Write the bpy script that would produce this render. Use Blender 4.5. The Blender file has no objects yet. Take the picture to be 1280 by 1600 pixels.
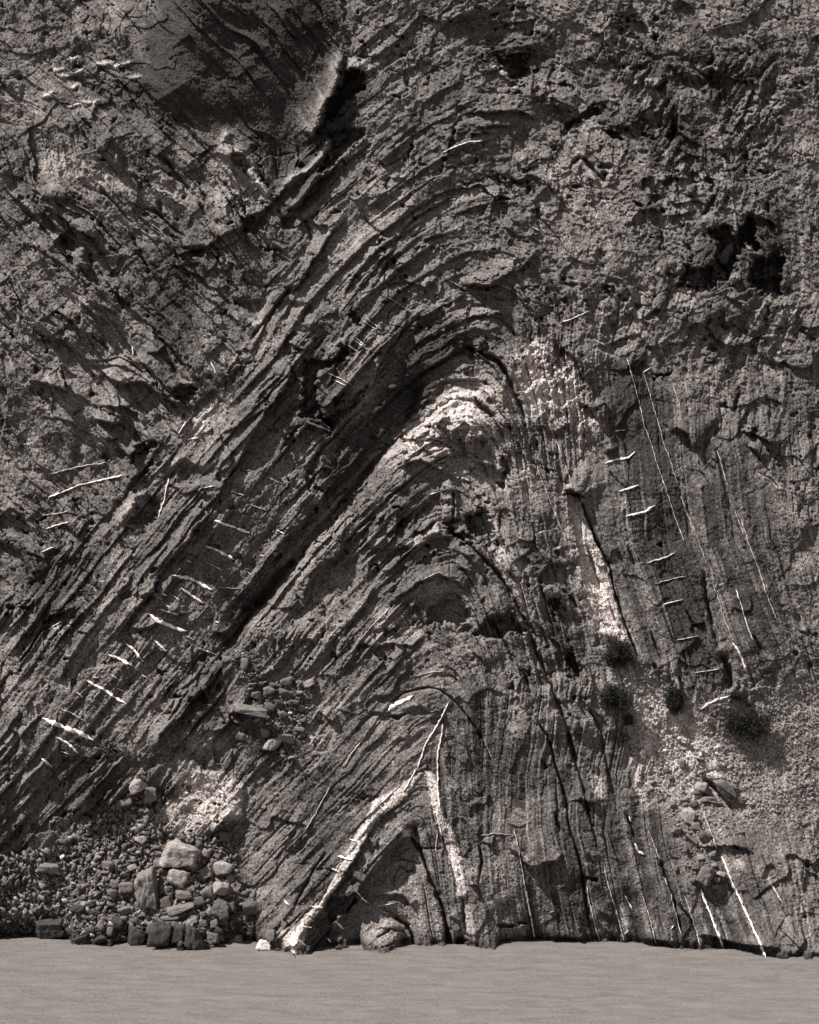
import bpy, math, random
import numpy as np
from mathutils import Vector, Matrix

C = bpy.context.scene
COL = C.collection
rng = np.random.default_rng(7)
random.seed(7)

# ------------------------------------------------------------------ camera, light
K = 0.025 / 70.0            # tangent of one photo pixel
CAM = Vector((0.0, -70.0, 15.0))
VH = 880.0                  # horizon row in the photo
cam_d = bpy.data.cameras.new('camera')
cam = bpy.data.objects.new('camera', cam_d); COL.objects.link(cam)
cam.location = CAM; cam.rotation_euler = (math.radians(90), 0, 0)
cam_d.sensor_width = 36; cam_d.lens = 36 / (1600 * K); cam_d.shift_y = 80 / 1600
cam_d.clip_end = 2000
C.camera = cam
C.render.resolution_x = 819; C.render.resolution_y = 1024

SUN = Vector((-0.50, -0.26, 0.83)).normalized()
w = bpy.data.worlds.new("World"); C.world = w; w.use_nodes = True
nt = w.node_tree; nt.nodes.clear()
sky = nt.nodes.new('ShaderNodeTexSky'); sky.sky_type = 'NISHITA'; sky.sun_disc = False
sky.sun_elevation = math.asin(SUN.z); sky.sun_rotation = math.atan2(SUN.x, SUN.y)
hs = nt.nodes.new('ShaderNodeHueSaturation'); hs.inputs['Saturation'].default_value = 0.08
bg = nt.nodes.new('ShaderNodeBackground'); bg.inputs[1].default_value = 0.05
wo = nt.nodes.new('ShaderNodeOutputWorld')
nt.links.new(sky.outputs[0], hs.inputs['Color']); nt.links.new(hs.outputs[0], bg.inputs[0]); nt.links.new(bg.outputs[0], wo.inputs[0])
sd = bpy.data.lights.new('sun', 'SUN'); sd.energy = 5.0; sd.angle = math.radians(0.5); sd.color = (1.0, 0.97, 0.93)
sun = bpy.data.objects.new('sun', sd); COL.objects.link(sun)
sun.rotation_euler = SUN.to_track_quat('Z', 'Y').to_euler(); sun.location = (-30, -40, 60)
C.view_settings.view_transform = 'Standard'; C.view_settings.look = 'None'
C.view_settings.exposure = 0.78; C.view_settings.gamma = 1.0

# ------------------------------------------------------------------ numpy noise
_p = rng.permutation(4096).astype(np.int32)
_ang = rng.random(4096) * 2 * np.pi
_gx = np.cos(_ang).astype(np.float32); _gy = np.sin(_ang).astype(np.float32)
_r = [rng.random(4096).astype(np.float32) for _ in range(5)]
def _h(ix, iy, seed):
    return _p[(_p[(ix + seed * 131) & 4095] + iy) & 4095]
def perlin(x, y, seed=0):
    x = np.asarray(x, np.float32); y = np.asarray(y, np.float32)
    xf = np.floor(x); yf = np.floor(y); xi = xf.astype(np.int32); yi = yf.astype(np.int32)
    fx = x - xf; fy = y - yf
    u = fx * fx * fx * (fx * (fx * 6 - 15) + 10); v = fy * fy * fy * (fy * (fy * 6 - 15) + 10)
    def g(dx, dy):
        h = _h(xi + dx, yi + dy, seed)
        return _gx[h] * (fx - dx) + _gy[h] * (fy - dy)
    a = g(0, 0); b = g(1, 0); c = g(0, 1); d = g(1, 1)
    a += u * (b - a); c += u * (d - c)
    return (a + v * (c - a)) * 1.5
def fbm(x, y, octv=4, seed=0, gain=.5, lac=2.03):
    s = 0; a = 1.0; f = 1.0
    for i in range(octv):
        s = s + a * perlin(x * f, y * f, seed + i * 7); a *= gain; f *= lac
    return s
def ridged(x, y, octv=4, seed=0, gain=.5, lac=2.1):
    s = 0; a = 1.0; f = 1.0
    for i in range(octv):
        s = s + a * (1 - np.abs(perlin(x * f, y * f, seed + i * 7)) * 2.2); a *= gain; f *= lac
    return s
def facets(x, y, seed=0, tilt=1.0, jit=.95, edge=False):
    """random tilted plates in cellular blocks: broken rock"""
    x = np.asarray(x, np.float32); y = np.asarray(y, np.float32)
    xi = np.floor(x).astype(np.int32); yi = np.floor(y).astype(np.int32)
    best = np.full(x.shape, 99, np.float32); sec = best.copy(); val = np.zeros_like(best)
    for dx in (-1, 0, 1):
        for dy in (-1, 0, 1):
            h = _h(xi + dx, yi + dy, seed)
            px = xi + dx + .5 + (_r[0][h] - .5) * jit; py = yi + dy + .5 + (_r[1][h] - .5) * jit
            ex = x - px; ey = y - py; d = ex * ex + ey * ey
            m = d < best
            sec = np.where(m, best, np.minimum(sec, d))
            best = np.where(m, d, best)
            val = np.where(m, (_r[2][h] - .5) * 1.2 + tilt * ((_r[3][h] - .5) * ex + (_r[4][h] - .5) * ey) * 2, val)
    if edge: return val, np.sqrt(sec) - np.sqrt(best)
    return val
def bricks(s, p, seed=0):
    si = np.floor(s).astype(np.int32); hb = _h(si, si * 0, seed)
    pp = p * (.6 + .8 * _r[3][hb]) + 37 * _r[0][hb]; pi = np.floor(pp).astype(np.int32); h = _h(si, pi, seed + 5)
    return (_r[1][h] - .5) + .7 * (_r[2][h] - .5) * (s - si - .5) * 2 + .5 * (_r[4][h] - .5) * (pp - pi - .5) * 2
def sm(a, b, x):
    t = np.clip((x - a) / (b - a), 0, 1); return t * t * (3 - 2 * t)
def hinge(x, k):            # smooth max(0,x)
    return .5 * (x + np.sqrt(x * x + k * k))

# ------------------------------------------------------------------ grid in photo space
def axis(lo, hi, step, far, n):
    core = np.arange(lo, hi, step)
    g = np.geomspace(step, far, n).cumsum()
    return np.concatenate([(lo - g)[::-1], core, core[-1] + g])
US = axis(-10, 1290, 1.15, 34, 70).astype(np.float32)
VS = np.concatenate([(-8 - np.geomspace(1.2, 30, 60).cumsum())[::-1], np.arange(-8, 1520, 1.15), 1520 + np.geomspace(1.2, 12, 16).cumsum()]).astype(np.float32)
U, V = np.meshgrid(US, VS)
print('grid', U.shape)
wu = fbm(U / 60, V / 60, 2, 301) ; wv = fbm(U / 60, V / 60, 2, 302)
fu = fbm(U / 9, V / 9, 2, 303); fv = fbm(U / 9, V / 9, 2, 304)
Uw = U + wu * 4 + fu * 1.8; Vw = V + wv * 4 + fv * 1.8        # ragged coordinates for drawn outlines
Uf = U + wu * 2 + fu * 1.0; Vf = V + wv * 2 + fv * 1.0

# --- stratigraphic coordinate S: the fold
ax = np.interp(VS, [-200, 72, 300, 450, 560, 700, 840, 1072, 1210, 1300, 1480], [860, 830, 790, 765, 745, 720, 702, 695, 667, 648, 620])[:, None]
RR = np.interp(VS, [0, 300, 450, 560, 840, 1072, 1210, 1300], [260, 200, 160, 95, 60, 50, 22, 18])[:, None]
sl = 1.24
t = U - ax + wu * 2.2
GL = sl * (np.sqrt(np.minimum(t, 0) ** 2 + RR ** 2) - RR)
srr = np.interp(US, [600, 800, 1000, 1216], [3.9, 3.6, 3.0, 2.6])[None, :]
R2 = RR * 1.5
GR = srr * (np.sqrt(np.maximum(t, 0) ** 2 + R2 ** 2) - R2)
us = np.interp(VS, [-200, 72, 300, 420, 510, 600, 690, 800, 900, 1100, 1500], [620, 560, 450, 420, 395, 345, 285, 170, 60, -150, -500])[:, None]
SY = hinge(us - U, 30)
# beyond the syncline the beds climb back up to the left: follow them to the fold axis
_uv = [-600, -200, 72, 300, 420, 510, 600, 690, 800, 900, 1100, 1500, 2600]; _uu = [760, 620, 560, 450, 420, 395, 345, 285, 170, 60, -150, -500, -1500]
dd_ = np.float32(1.25); U0 = U + 7 * wu; V0 = V + 5 * wv
lo = np.zeros_like(U); hi = np.full_like(U, 900)
for _ in range(13):
    md = .5 * (lo + hi); gt = np.interp(V0 + dd_ * md, _uv, _uu) - U0 - md > 0
    lo = np.where(gt, md, lo); hi = np.where(gt, hi, md)
sh = lo * (lo > .3); Vh = V + dd_ * sh; th = t + sh
GLh = sl * (np.sqrt(np.minimum(th, 0) ** 2 + RR ** 2) - RR)
S = Vh - (GLh + GR) + wv * 3.5 + 9 * fbm(U / 45, V / 45, 2, 11) * sm(0, 60, sh)
P = np.where(t < 0, -np.sqrt(th * th + GLh * GLh), np.sqrt(t * t + GR * GR)) + 1.6 * sh
SY = sh
pq = (U + 1.25 * V) / 1.6
q = (V - 1.2 * U) * .64 + 26 * fbm(U / 170, V / 170, 2, 102) + 13 * np.sin(pq / 34 + wu) * np.exp(-((U - 180) / 130) ** 2 - ((V - 600) / 120) ** 2)
lf = sh > 3 + 5 * wv; S = np.where(lf, q, S); P = np.where(lf, pq, P)
left = sm(20, -20, t); right = 1 - left
synl = sm(-10, 60, SY)      # limb beyond the syncline

# ------------------------------------------------------------------ drawn features
D = np.zeros_like(U)        # metres towards the camera
A = np.zeros_like(U)        # reflectance change
def zz(z, pts):
    ox, oy, s = z; return [(ox + x * s, oy + y * s) for x, y in pts]
def win(pts, pad):
    x = [p[0] for p in pts]; y = [p[1] for p in pts]
    i0, i1 = np.searchsorted(VS, [min(y) - pad, max(y) + pad]); j0, j1 = np.searchsorted(US, [min(x) - pad, max(x) + pad])
    return slice(max(i0, 0), i1), slice(max(j0, 0), j1)
def pl(pts, sl_, rag=1):
    """distance to polyline, side (+ = right of travel), arc fraction"""
    X, Y = (Uw[sl_], Vw[sl_]) if rag else (Uf[sl_], Vf[sl_])
    best = np.full(X.shape, 1e9, np.float32); side = np.zeros_like(best); arc = np.zeros_like(best)
    L = [math.dist(a, b) for a, b in zip(pts, pts[1:])]; T = sum(L); s0 = 0
    for (a, b), l in zip(zip(pts, pts[1:]), L):
        dx, dy = (b[0] - a[0]) / l, (b[1] - a[1]) / l
        rx, ry = X - a[0], Y - a[1]
        q = np.clip(rx * dx + ry * dy, 0, l); ex, ey = rx - q * dx, ry - q * dy
        d = np.sqrt(ex * ex + ey * ey); m = d < best
        best = np.where(m, d, best); side = np.where(m, np.sign(dx * ry - dy * rx), side); arc = np.where(m, s0 + q, arc)
        s0 += l
    return best, side, arc, T
def taper(arc, T, e):
    e = min(e, T * .35); return sm(-1, e, arc) * sm(-1, e, T - arc)
def ledge(z, pts, h=.4, L=40, wd=1.5, Lo=None, e=22, rag=1, cut=.35):
    """raised to the left of travel (above, when drawn left to right), with a sharp lip"""
    pts = zz(z, pts); s = win(pts, L * 3)
    if D[s].size == 0: return
    d, side, arc, T = pl(pts, s, rag); sd_ = -side * d
    tp = taper(arc, T, e)
    up = sm(-wd, wd, sd_) * np.exp(-np.maximum(sd_, 0) / L)
    dn = -cut * sm(wd, -wd, sd_) * np.exp(-np.maximum(-sd_, 0) / (L * .45))
    D[s] += h * tp * (up + dn) * sm(L * 3, L * 2, d)
def crack(z, pts, wd=3, dp=.3, e=15, rag=0):
    wd = wd * .8
    pts = zz(z, pts); s = win(pts, wd * 4 + 6)
    d, side, arc, T = pl(pts, s, rag)
    vr = .75 + .5 * perlin(arc / 14, arc * 0 + wd, 77)
    D[s] -= dp * np.exp(-(d / (wd * vr)) ** 2) * taper(arc, T, e)
def ridge(z, pts, wd=5, h=.3, a=0, e=20):
    pts = zz(z, pts); s = win(pts, wd * 4 + 6)
    d, side, arc, T = pl(pts, s, 1); m = np.exp(-(d / wd) ** 2) * taper(arc, T, e)
    D[s] += h * m; A[s] += a * m
def psd(pts, s, rag=1):
    X, Y = (Uw[s], Vw[s]) if rag else (U[s], V[s])
    if rag == 2: X = X + 5 * wu[s] + 3.5 * fu[s]; Y = Y + 5 * wv[s] + 3.5 * fv[s]
    d = np.full(X.shape, 1e9, np.float32); ins = np.zeros(X.shape, bool)
    for a, b in zip(pts, pts[1:] + pts[:1]):
        ex, ey = b[0] - a[0], b[1] - a[1]; l2 = ex * ex + ey * ey + 1e-6
        rx, ry = X - a[0], Y - a[1]; q = np.clip((rx * ex + ry * ey) / l2, 0, 1)
        d = np.minimum(d, np.hypot(rx - q * ex, ry - q * ey))
        c = ((a[1] > Y) != (b[1] > Y)); 
        if abs(ey) > 1e-6: ins ^= c & (X < ex * (Y - a[1]) / ey + a[0])
    return np.where(ins, d, -d)
def pmask(pts, s, soft, rag=1): 
    d = psd(pts, s, rag); return sm(-soft * .5, soft, d)
def hole(z, pts, dp=.8, soft=5, a=0):
    pts = zz(z, pts); s = win(pts, soft + 15); m = pmask(pts, s, soft, 2 if dp >= .55 else 1); D[s] -= dp * m; A[s] += a * m
def bump(z, pts, h=.4, soft=14, a=0):
    pts = zz(z, pts); s = win(pts, soft + 15); d = psd(pts, s)
    m = np.sqrt(np.clip(1 - (1 - np.clip(d / soft, 0, 1)) ** 2, 0, 1)); D[s] += h * m; A[s] += a * m
def tone(z, pts, a, soft=14):
    pts = zz(z, pts); s = win(pts, soft + 15); A[s] += a * pmask(pts, s, soft)
def mask(z, pts, soft=30):
    pts = zz(z, pts); m = np.zeros_like(U); s = win(pts, soft + 20); m[s] = pmask(pts, s, soft, 0); return m
Q = .3125
ZA, ZB, ZC = (60, 60, Q), (440, 60, Q), (820, 60, Q)
ZD, ZE, ZF = (60, 440, Q), (440, 440, Q), (820, 440, Q)
ZG, ZH, ZI = (60, 800, Q), (440, 800, Q), (820, 800, Q)
ZJ, ZK, ZL = (60, 1140, Q), (440, 1140, Q), (820, 1140, Q)
O = (0, 0, 1)
# ---- large forms
def slope_poly(pts, gx, gy, soft, c):      # tilt a whole region: metres per px
    m = mask(O, pts, soft); return m * ((U - c[0]) * gx + (V - c[1]) * gy)
D += .55 * fbm(U / 330, V / 330, 3, 21)
# steep gully left of the core: its left wall turns away from the sun
bd = [(668, 560), (640, 650), (600, 705), (545, 780), (480, 850), (435, 915), (385, 975), (330, 1040)]
s_ = win(bd, 260); d, side, arc, T = pl(bd, s_, 1); dd = side * d          # + = right of travel (upper left side)
tp = taper(arc, T, 60)
D[s_] += tp * np.where(dd > 0, -.75 * np.exp(-dd / 26) - .45 * np.exp(-dd / 70), -1.2 * np.exp(dd / 10))
# recesses behind the scree
D -= .9 * mask(O, [(-200, 1330), (64, 1290), (190, 1215), (330, 1190), (400, 1300), (400, 1640), (-200, 1640)], 190) * sm(1490, 1300, V)
D -= 1.6 * mask(O, [(940, 1000), (1060, 1060), (1400, 1040), (1400, 1380), (1120, 1360), (1010, 1250)], 150) * .35
# shaded face top left, tilted away from the sun
D += slope_poly([(250, -60), (560, -60), (520, 130), (470, 260), (430, 300), (390, 230), (330, 200), (240, 160)], -.011, -.006, 80, (400, 160))
D += slope_poly([(60, 110), (250, 150), (330, 240), (150, 250), (60, 200)], -.006, .006, 40, (180, 180))
# ---- top left
ledge(ZA, [(660, 1090), (760, 1060), (820, 1040), (900, 990), (1000, 950), (1060, 900), (1120, 870), (1200, 790), (1280, 690)], .42, 26)
hole(ZA, [(1000, 900), (1060, 930), (1120, 900), (1130, 960), (1080, 990), (1010, 980)], .7)
hole(ZA, [(700, 1040), (830, 1030), (820, 1090), (760, 1090)], .5, 6)
hole(ZA, [(1200, 890), (1290, 880), (1280, 950), (1220, 950)], .5, 5)
hole(ZA, [(960, 605), (1050, 600), (1070, 640), (980, 640)], .5, 4); ledge(ZA, [(930, 620), (970, 575), (1020, 570), (1050, 600)], .5, 20)
ledge(ZA, [(10, 830), (60, 850), (150, 930), (210, 1010), (250, 1040)], .5, 25)
hole(ZA, [(10, 880), (60, 900), (110, 970), (100, 1010), (50, 1000), (10, 960)], .5, 9)
hole(ZA, [(110, 970), (170, 950), (215, 1010), (150, 1080), (100, 1030)], .45, 9)
ledge(ZA, [(350, 1270), (280, 1220), (220, 1190), (140, 1100), (60, 1030), (10, 980)], .6, 40, 2)
bump(ZA, [(10, 750), (80, 730), (150, 745), (175, 790), (110, 810), (10, 800)], .55, 12)
bump(ZA, [(160, 930), (210, 895), (260, 920), (300, 960), (280, 1010), (220, 990)], .5, 12)
bump(ZA, [(165, 1080), (200, 1035), (240, 1040), (260, 1120), (240, 1180), (180, 1130)], .5, 12)
bump(ZA, [(290, 500), (330, 475), (380, 490), (330, 560), (280, 560)], .35, 10); bump(ZA, [(360, 620), (390, 575), (430, 610), (420, 640)], .4, 8)
for p in ([(620, 590), (700, 690), (760, 780)], [(600, 800), (625, 880)], [(805, 810), (830, 860), (855, 910)], [(300, 740), (380, 820), (470, 930)], [(560, 830), (650, 930), (740, 1000)], [(450, 960), (520, 1080), (560, 1170)], [(280, 900), (350, 980), (430, 1060)]):
    crack(ZA, p, 4, .4)
for p in ([(440, 640), (480, 690)], [(580, 660), (640, 730)], [(900, 520), (950, 450)], [(1090, 690), (1160, 800)], [(1040, 640), (1150, 790)]): ridge(ZA, p, 5, .3, .05, 8)
tone(ZA, [(10, 560), (250, 610), (450, 720), (490, 800), (300, 740), (10, 680)], .07, 10)
tone(ZA, [(500, 760), (700, 700), (800, 800), (720, 850), (560, 830)], .05, 10)
tone(ZA, [(850, 560), (950, 440), (1050, 560), (1180, 800), (1050, 900), (900, 870), (830, 760)], .05, 12)
for (x, y, w_) in ((130, 186, 30), (200, 165, 35), (190, 240, 26), (55, 285, 34), (60, 270, 30), (490, 195, 38), (330, 125, 60), (430, 125, 50), (170, 100, 40), (110, 155, 40), (250, 320, 60), (180, 335, 30)):
    ridge(ZA, [(x - w_, y + 8), (x, y), (x + w_, y - 8)], 3, .12, .16, 6)
# ---- top middle
hole(ZB, [(330, 160), (420, 180), (400, 260), (330, 330), (290, 390), (220, 440), (240, 330), (290, 230)], 1.3, 5)
hole(ZB, [(230, 450), (400, 420), (380, 500), (300, 590), (240, 700), (200, 690), (260, 560)], .7, 6)
ridge(ZB, [(290, 60), (280, 110), (240, 270), (170, 420), (110, 500)], 10, .8, .06); ledge(ZB, [(120, 520), (190, 430), (260, 280), (300, 120), (310, 50)], .5, 20)
ridge(ZB, [(240, 490), (200, 590), (150, 660), (60, 690), (10, 740)], 5, .5, .08, 8)
ridge(ZB, [(200, 680), (120, 760), (30, 850)], 6, .45, .03, 8)
bump(ZB, [(330, 90), (420, 100), (470, 150), (420, 170), (340, 150)], .3, 8, .08)
for p in ([(10, 870), (80, 840), (160, 740), (240, 690), (310, 590)], [(50, 1290), (130, 1160), (200, 1070), (260, 960), (330, 870)], [(320, 1290), (360, 1200), (440, 1100), (560, 1000), (640, 920), (720, 860), (860, 790)], [(360, 1290), (420, 1200), (500, 1110), (580, 1040)], [(700, 1030), (760, 990), (860, 970)], [(600, 1060), (520, 1130), (430, 1260)][::-1]):
    ledge(ZB, p, .42, 22)
    crack(ZB, p, 3, .2)
for p in ([(400, 880), (460, 950), (530, 1000)], [(100, 880), (140, 960), (150, 1030)], [(880, 700), (930, 740), (950, 700)], [(1140, 680), (1180, 730), (1220, 720)], [(1220, 660), (1290, 640)], [(460, 590), (520, 640), (600, 600), (640, 560)], [(680, 620), (730, 640)], [(420, 730), (490, 680)]): crack(ZB, p, 3.5, .35)
hole(ZB, [(620, 600), (650, 550), (665, 560), (640, 615)], .6, 3)
ledge(ZB, [(900, 385), (1000, 360), (1100, 365), (1200, 370), (1290, 400)], .45, 25); ledge(ZB, [(920, 420), (1020, 445), (1080, 430), (1180, 445)], .3, 15)
ledge(ZB, [(900, 1220), (1050, 1235), (1150, 1165), (1220, 1130), (1290, 1060)], .5, 35); ledge(ZB, [(580, 1180), (640, 1220), (720, 1240), (800, 1180)], .35, 20)
tone(ZB, [(1010, 85), (1060, 100), (1240, 320), (1150, 240), (1080, 190)], .12, 8)
hole(ZB, [(1080, 90), (1200, 80), (1235, 150), (1180, 220), (1100, 160)], 1.0, 8)
# ---- top right
hole(ZC, [(180, 470), (260, 380), (330, 335), (395, 400), (300, 405), (220, 480)], .9, 5); hole(ZC, [(400, 460), (480, 470), (505, 520), (430, 510)], .8, 5)
hole(ZC, [(640, 260), (710, 220), (690, 280)], .5, 3); hole(ZC, [(700, 500), (755, 425), (775, 480), (720, 530)], .7, 4)
hole(ZC, [(560, 380), (620, 400), (700, 330), (690, 440), (640, 450)], .35, 6)
hole(ZC, [(700, 160), (900, 200), (880, 290), (780, 270)], .6, 14); hole(ZC, [(540, 150), (620, 110), (600, 160)], .5, 4)
bump(ZC, [(600, 190), (700, 200), (660, 250), (610, 240)], .3, 5, .06)
for p in ([(280, 590), (340, 650), (400, 720)], [(395, 720), (410, 660)], [(240, 630), (280, 590)]): crack(ZC, p, 5, .6, 8)
for p in ([(760, 450), (800, 490), (900, 530)], [(840, 560), (900, 660), (910, 690)], [(575, 760), (600, 705), (660, 690)], [(660, 700), (700, 715), (740, 690), (850, 705)], [(100, 340), (170, 340), (260, 370)], [(560, 880), (640, 860), (700, 870)], [(700, 890), (800, 880), (860, 850)]): ledge(ZC, p, .45, 20)
hole(ZC, [(530, 820), (600, 840), (590, 860), (550, 850)], .5, 3); hole(ZC, [(880, 880), (930, 790), (960, 780), (900, 880)], .5, 3); hole(ZC, [(680, 850), (710, 860), (700, 880), (670, 870)], .5, 3)
hole(ZC, [(890, 960), (1000, 930), (1050, 1000), (1110, 880), (1140, 880), (1140, 980), (1170, 1060), (1100, 1030), (1050, 1130), (1010, 1200), (960, 1150), (980, 1040)], 1.4, 6)
hole(ZC, [(780, 1120), (870, 1155), (960, 1120), (950, 1220), (870, 1240), (760, 1240), (810, 1190)], 1.4, 6)
hole(ZC, [(1150, 1090), (1200, 1105), (1240, 1080), (1300, 1110), (1300, 1290), (1220, 1270), (1170, 1300), (1150, 1230), (1120, 1180)], 1.3, 8); ledge(ZC, [(1100, 860), (1180, 890), (1290, 960)], .5, 20)
bump(ZC, [(960, 1100), (1040, 1020), (1060, 1060), (1000, 1150)], .4, 8, .05); bump(ZC, [(1080, 1000), (1150, 1060), (1200, 1090), (1120, 1080)], .5, 8, .07); bump(ZC, [(1010, 1180), (1070, 1160), (1080, 1200), (1030, 1230)], .5, 6, .06)
tone(ZC, [(250, 440), (380, 430), (400, 480), (300, 490)], .07, 8); tone(ZC, [(550, 590), (660, 640), (740, 700), (640, 690), (560, 640)], .06, 8); tone(ZC, [(860, 490), (960, 450), (980, 500)], .06, 8)
# ---- left middle
for p, h in (([(310, 440), (360, 490), (430, 510), (500, 500), (560, 520), (620, 570), (700, 620), (720, 680)], .55), ([(300, 600), (350, 610), (440, 620), (500, 660), (530, 740)], .35), ([(260, 675), (350, 700), (430, 720), (450, 700)], .6), ([(10, 500), (70, 525), (150, 545), (168, 510)], .6), ([(390, 820), (450, 865), (520, 850), (560, 800)], .5), ([(480, 380), (560, 440), (640, 520), (700, 590)], .35), ([(200, 90), (280, 150), (350, 210), (385, 270)], .35), ([(240, 80), (330, 130), (400, 170)], .3), ([(80, 130), (150, 190), (210, 240), (200, 290)], .4), ([(540, 350), (610, 350), (640, 320)], .4), ([(600, 270), (680, 350), (760, 460), (820, 500)], .4), ([(100, 270), (150, 330), (190, 350)], .3)):
    ledge(ZD, p, h * 1.35, 24)
hole(ZD, [(715, 510), (800, 530), (800, 590), (750, 640), (720, 610), (680, 560)], 1.1, 6); hole(ZD, [(620, 370), (680, 420), (760, 500), (700, 500)], .5, 6)
hole(ZD, [(360, 20), (420, 60), (450, 130), (400, 110)], .6, 6); hole(ZD, [(500, 820), (560, 780), (600, 800), (540, 850), (460, 890)], .6, 6)
hole(ZD, [(180, 760), (230, 800), (215, 960), (160, 920)], .35, 8); hole(ZD, [(470, 1200), (480, 1110), (560, 1060), (600, 1100), (580, 1210)], .6, 6)
hole(ZD, [(700, 900), (850, 930), (900, 900), (820, 1000), (700, 1010)], .45, 10)
hole(ZD, [(1000, 80), (1140, 90), (1150, 150), (1060, 170), (980, 110)], .35, 10)
ledge(ZD, [(860, 1110), (1000, 900), (1070, 760), (1130, 660), (1220, 540), (1280, 400)], .6, 30)
ledge(ZD, [(420, 1060), (520, 960), (600, 830), (660, 740)], .3, 14); crack(ZD, [(480, 1040), (560, 900), (640, 760)], 3, .25)
ridge(ZD, [(385, 1230), (430, 1160), (500, 1090), (560, 1030)], 9, .5, .06); ridge(ZD, [(560, 1030), (640, 920), (760, 860)], 6, .2, .05)
crack(ZD, [(1050, 300), (1100, 230), (1150, 180), (1200, 110), (1280, 20)], 5, .5); tone(ZD, [(1040, 180), (1120, 180), (1110, 250), (1060, 230)], .1, 5)
tone(ZD, [(820, 620), (960, 560), (1000, 620), (850, 740), (740, 830), (700, 790)], .09, 10); tone(ZD, [(980, 380), (1180, 260), (1240, 300), (1000, 420)], .05, 12)
ledge(ZD, [(900, 760), (1000, 730), (1090, 670), (1180, 600)], .3, 20)
tone(ZD, [(20, 0), (180, 60), (270, 80), (400, 170), (500, 60), (620, 280), (540, 330), (420, 240), (200, 180)], .03, 15)
for p, h in (([(40, 375), (110, 420), (150, 470), (190, 520), (230, 575), (285, 645)], .5), ([(40, 290), (130, 340), (190, 400), (230, 460), (270, 520), (300, 600)], .45), ([(90, 430), (140, 500), (190, 545), (240, 600), (275, 655)], .4), ([(40, 590), (120, 615), (170, 640), (215, 670), (232, 705)], .4), ([(180, 290), (260, 380), (320, 460), (385, 515)], .45), ([(250, 230), (300, 320), (350, 400), (392, 500)], .35), ([(60, 480), (110, 540), (150, 570), (200, 575), (235, 600), (262, 650), (285, 680)], .4), ([(60, 650), (110, 660), (160, 690), (200, 740), (205, 780)], .35), ([(60, 330), (120, 380), (170, 440), (210, 500)], .3), ([(150, 270), (215, 340), (270, 420), (330, 500), (372, 545)], .3), ([(60, 520), (95, 570), (130, 600)], .3)):
    ledge(O, p, h * .5, 14)
# ---- centre
hole(ZE, [(130, 400), (230, 405), (300, 380), (290, 300), (345, 330), (330, 400), (260, 440), (195, 470), (190, 540), (170, 600), (240, 690), (100, 680), (90, 560)], 1.0, 5)
hole(ZE, [(230, 640), (300, 620), (380, 530), (420, 515), (330, 640), (240, 720), (180, 670)], .7, 5)
hole(ZE, [(350, 130), (390, 200), (370, 220), (330, 170)], .6, 3); hole(ZE, [(60, 760), (120, 700), (60, 830), (10, 840)], .6, 5); hole(ZE, [(10, 100), (150, 110), (160, 170), (100, 170)], .3, 6)
hole(ZE, [(240, 750), (200, 860), (130, 1000), (110, 980), (170, 860)], .4, 6)
for p, h in (([(90, 730), (180, 700), (240, 740)], .5), ([(20, 300), (90, 330), (150, 360)], .5), ([(440, 520), (490, 420), (530, 340), (580, 270), (640, 170)], .6), ([(490, 530), (560, 545), (620, 520), (680, 500)], .5), ([(640, 180), (720, 180), (800, 120), (940, 60)], .45), ([(880, 10), (1000, 20), (1100, 10)], .5), ([(230, 560), (270, 440), (350, 250)], .3), ([(740, 650), (800, 640), (860, 600), (920, 600)][::-1], .35), ([(860, 800), (920, 790), (1000, 770), (1080, 800)], .45), ([(580, 940), (640, 905), (700, 890), (800, 960), (820, 990)], .6), ([(680, 790), (760, 775), (840, 815), (880, 850)], .35), ([(980, 900), (1060, 920), (1090, 960), (1130, 960)], .5), ([(740, 530), (820, 500), (900, 480), (1000, 490)], .2), ([(650, 1260), (720, 1240), (780, 1190)], .5), ([(540, 1060), (600, 1010), (620, 960)], .2), ([(440, 1180), (480, 1210), (520, 1160)], .3), ([(1000, 520), (1050, 570), (1110, 650), (1180, 800), (1260, 960)], .35), ([(1060, 60), (1130, 100)], .4), ([(1060, 150), (1140, 190)], .3)):
    ledge(ZE, p, h, 22)
crack(ZE, [(900, 320), (1000, 350), (1080, 400), (1130, 480), (1190, 610), (1225, 710)], 5, .7); crack(ZE, [(940, 330), (1050, 420), (1140, 560)], 3, .3)
hole(ZE, [(980, 570), (1030, 590), (1090, 660), (1070, 690), (1010, 640)], .6, 4); hole(ZE, [(1080, 880), (1120, 880), (1130, 960), (1090, 960)], .6, 4); hole(ZE, [(1060, 985), (1120, 1000), (1110, 1040)], .5, 3)
bump(ZE, [(800, 680), (900, 620), (970, 615), (1010, 650), (1050, 720), (900, 740)], .35, 14, .06); bump(ZE, [(680, 800), (760, 780), (840, 820), (860, 870), (760, 880)], .3, 12, .05)
bump(ZE, [(790, 1020), (830, 990), (880, 1040), (870, 1180), (800, 1190)], .4, 7, .02); crack(ZE, [(860, 1050), (862, 1130), (850, 1210)], 3, .5, 4)
hole(O, [(722, 810), (750, 787), (764, 803), (772, 830), (790, 852), (768, 856), (752, 848), (735, 828)], 1.0, 6, -.02)
hole(O, [(693, 818), (705, 812), (712, 830), (735, 832), (760, 856), (742, 850), (705, 838)], .6, 3)
bump(ZH, [(600, 170), (640, 130), (700, 100), (740, 80), (790, 50), (800, 110), (740, 130), (660, 180)], .3, 6, .06)
tone(ZE, [(480, 880), (620, 740), (740, 560), (860, 500), (960, 500), (1100, 650), (950, 640), (800, 700), (700, 860), (560, 900)], .06, 14)
tone(ZE, [(1130, 360), (1290, 280), (1290, 750), (1220, 640), (1170, 500)], .08, 12)
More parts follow.
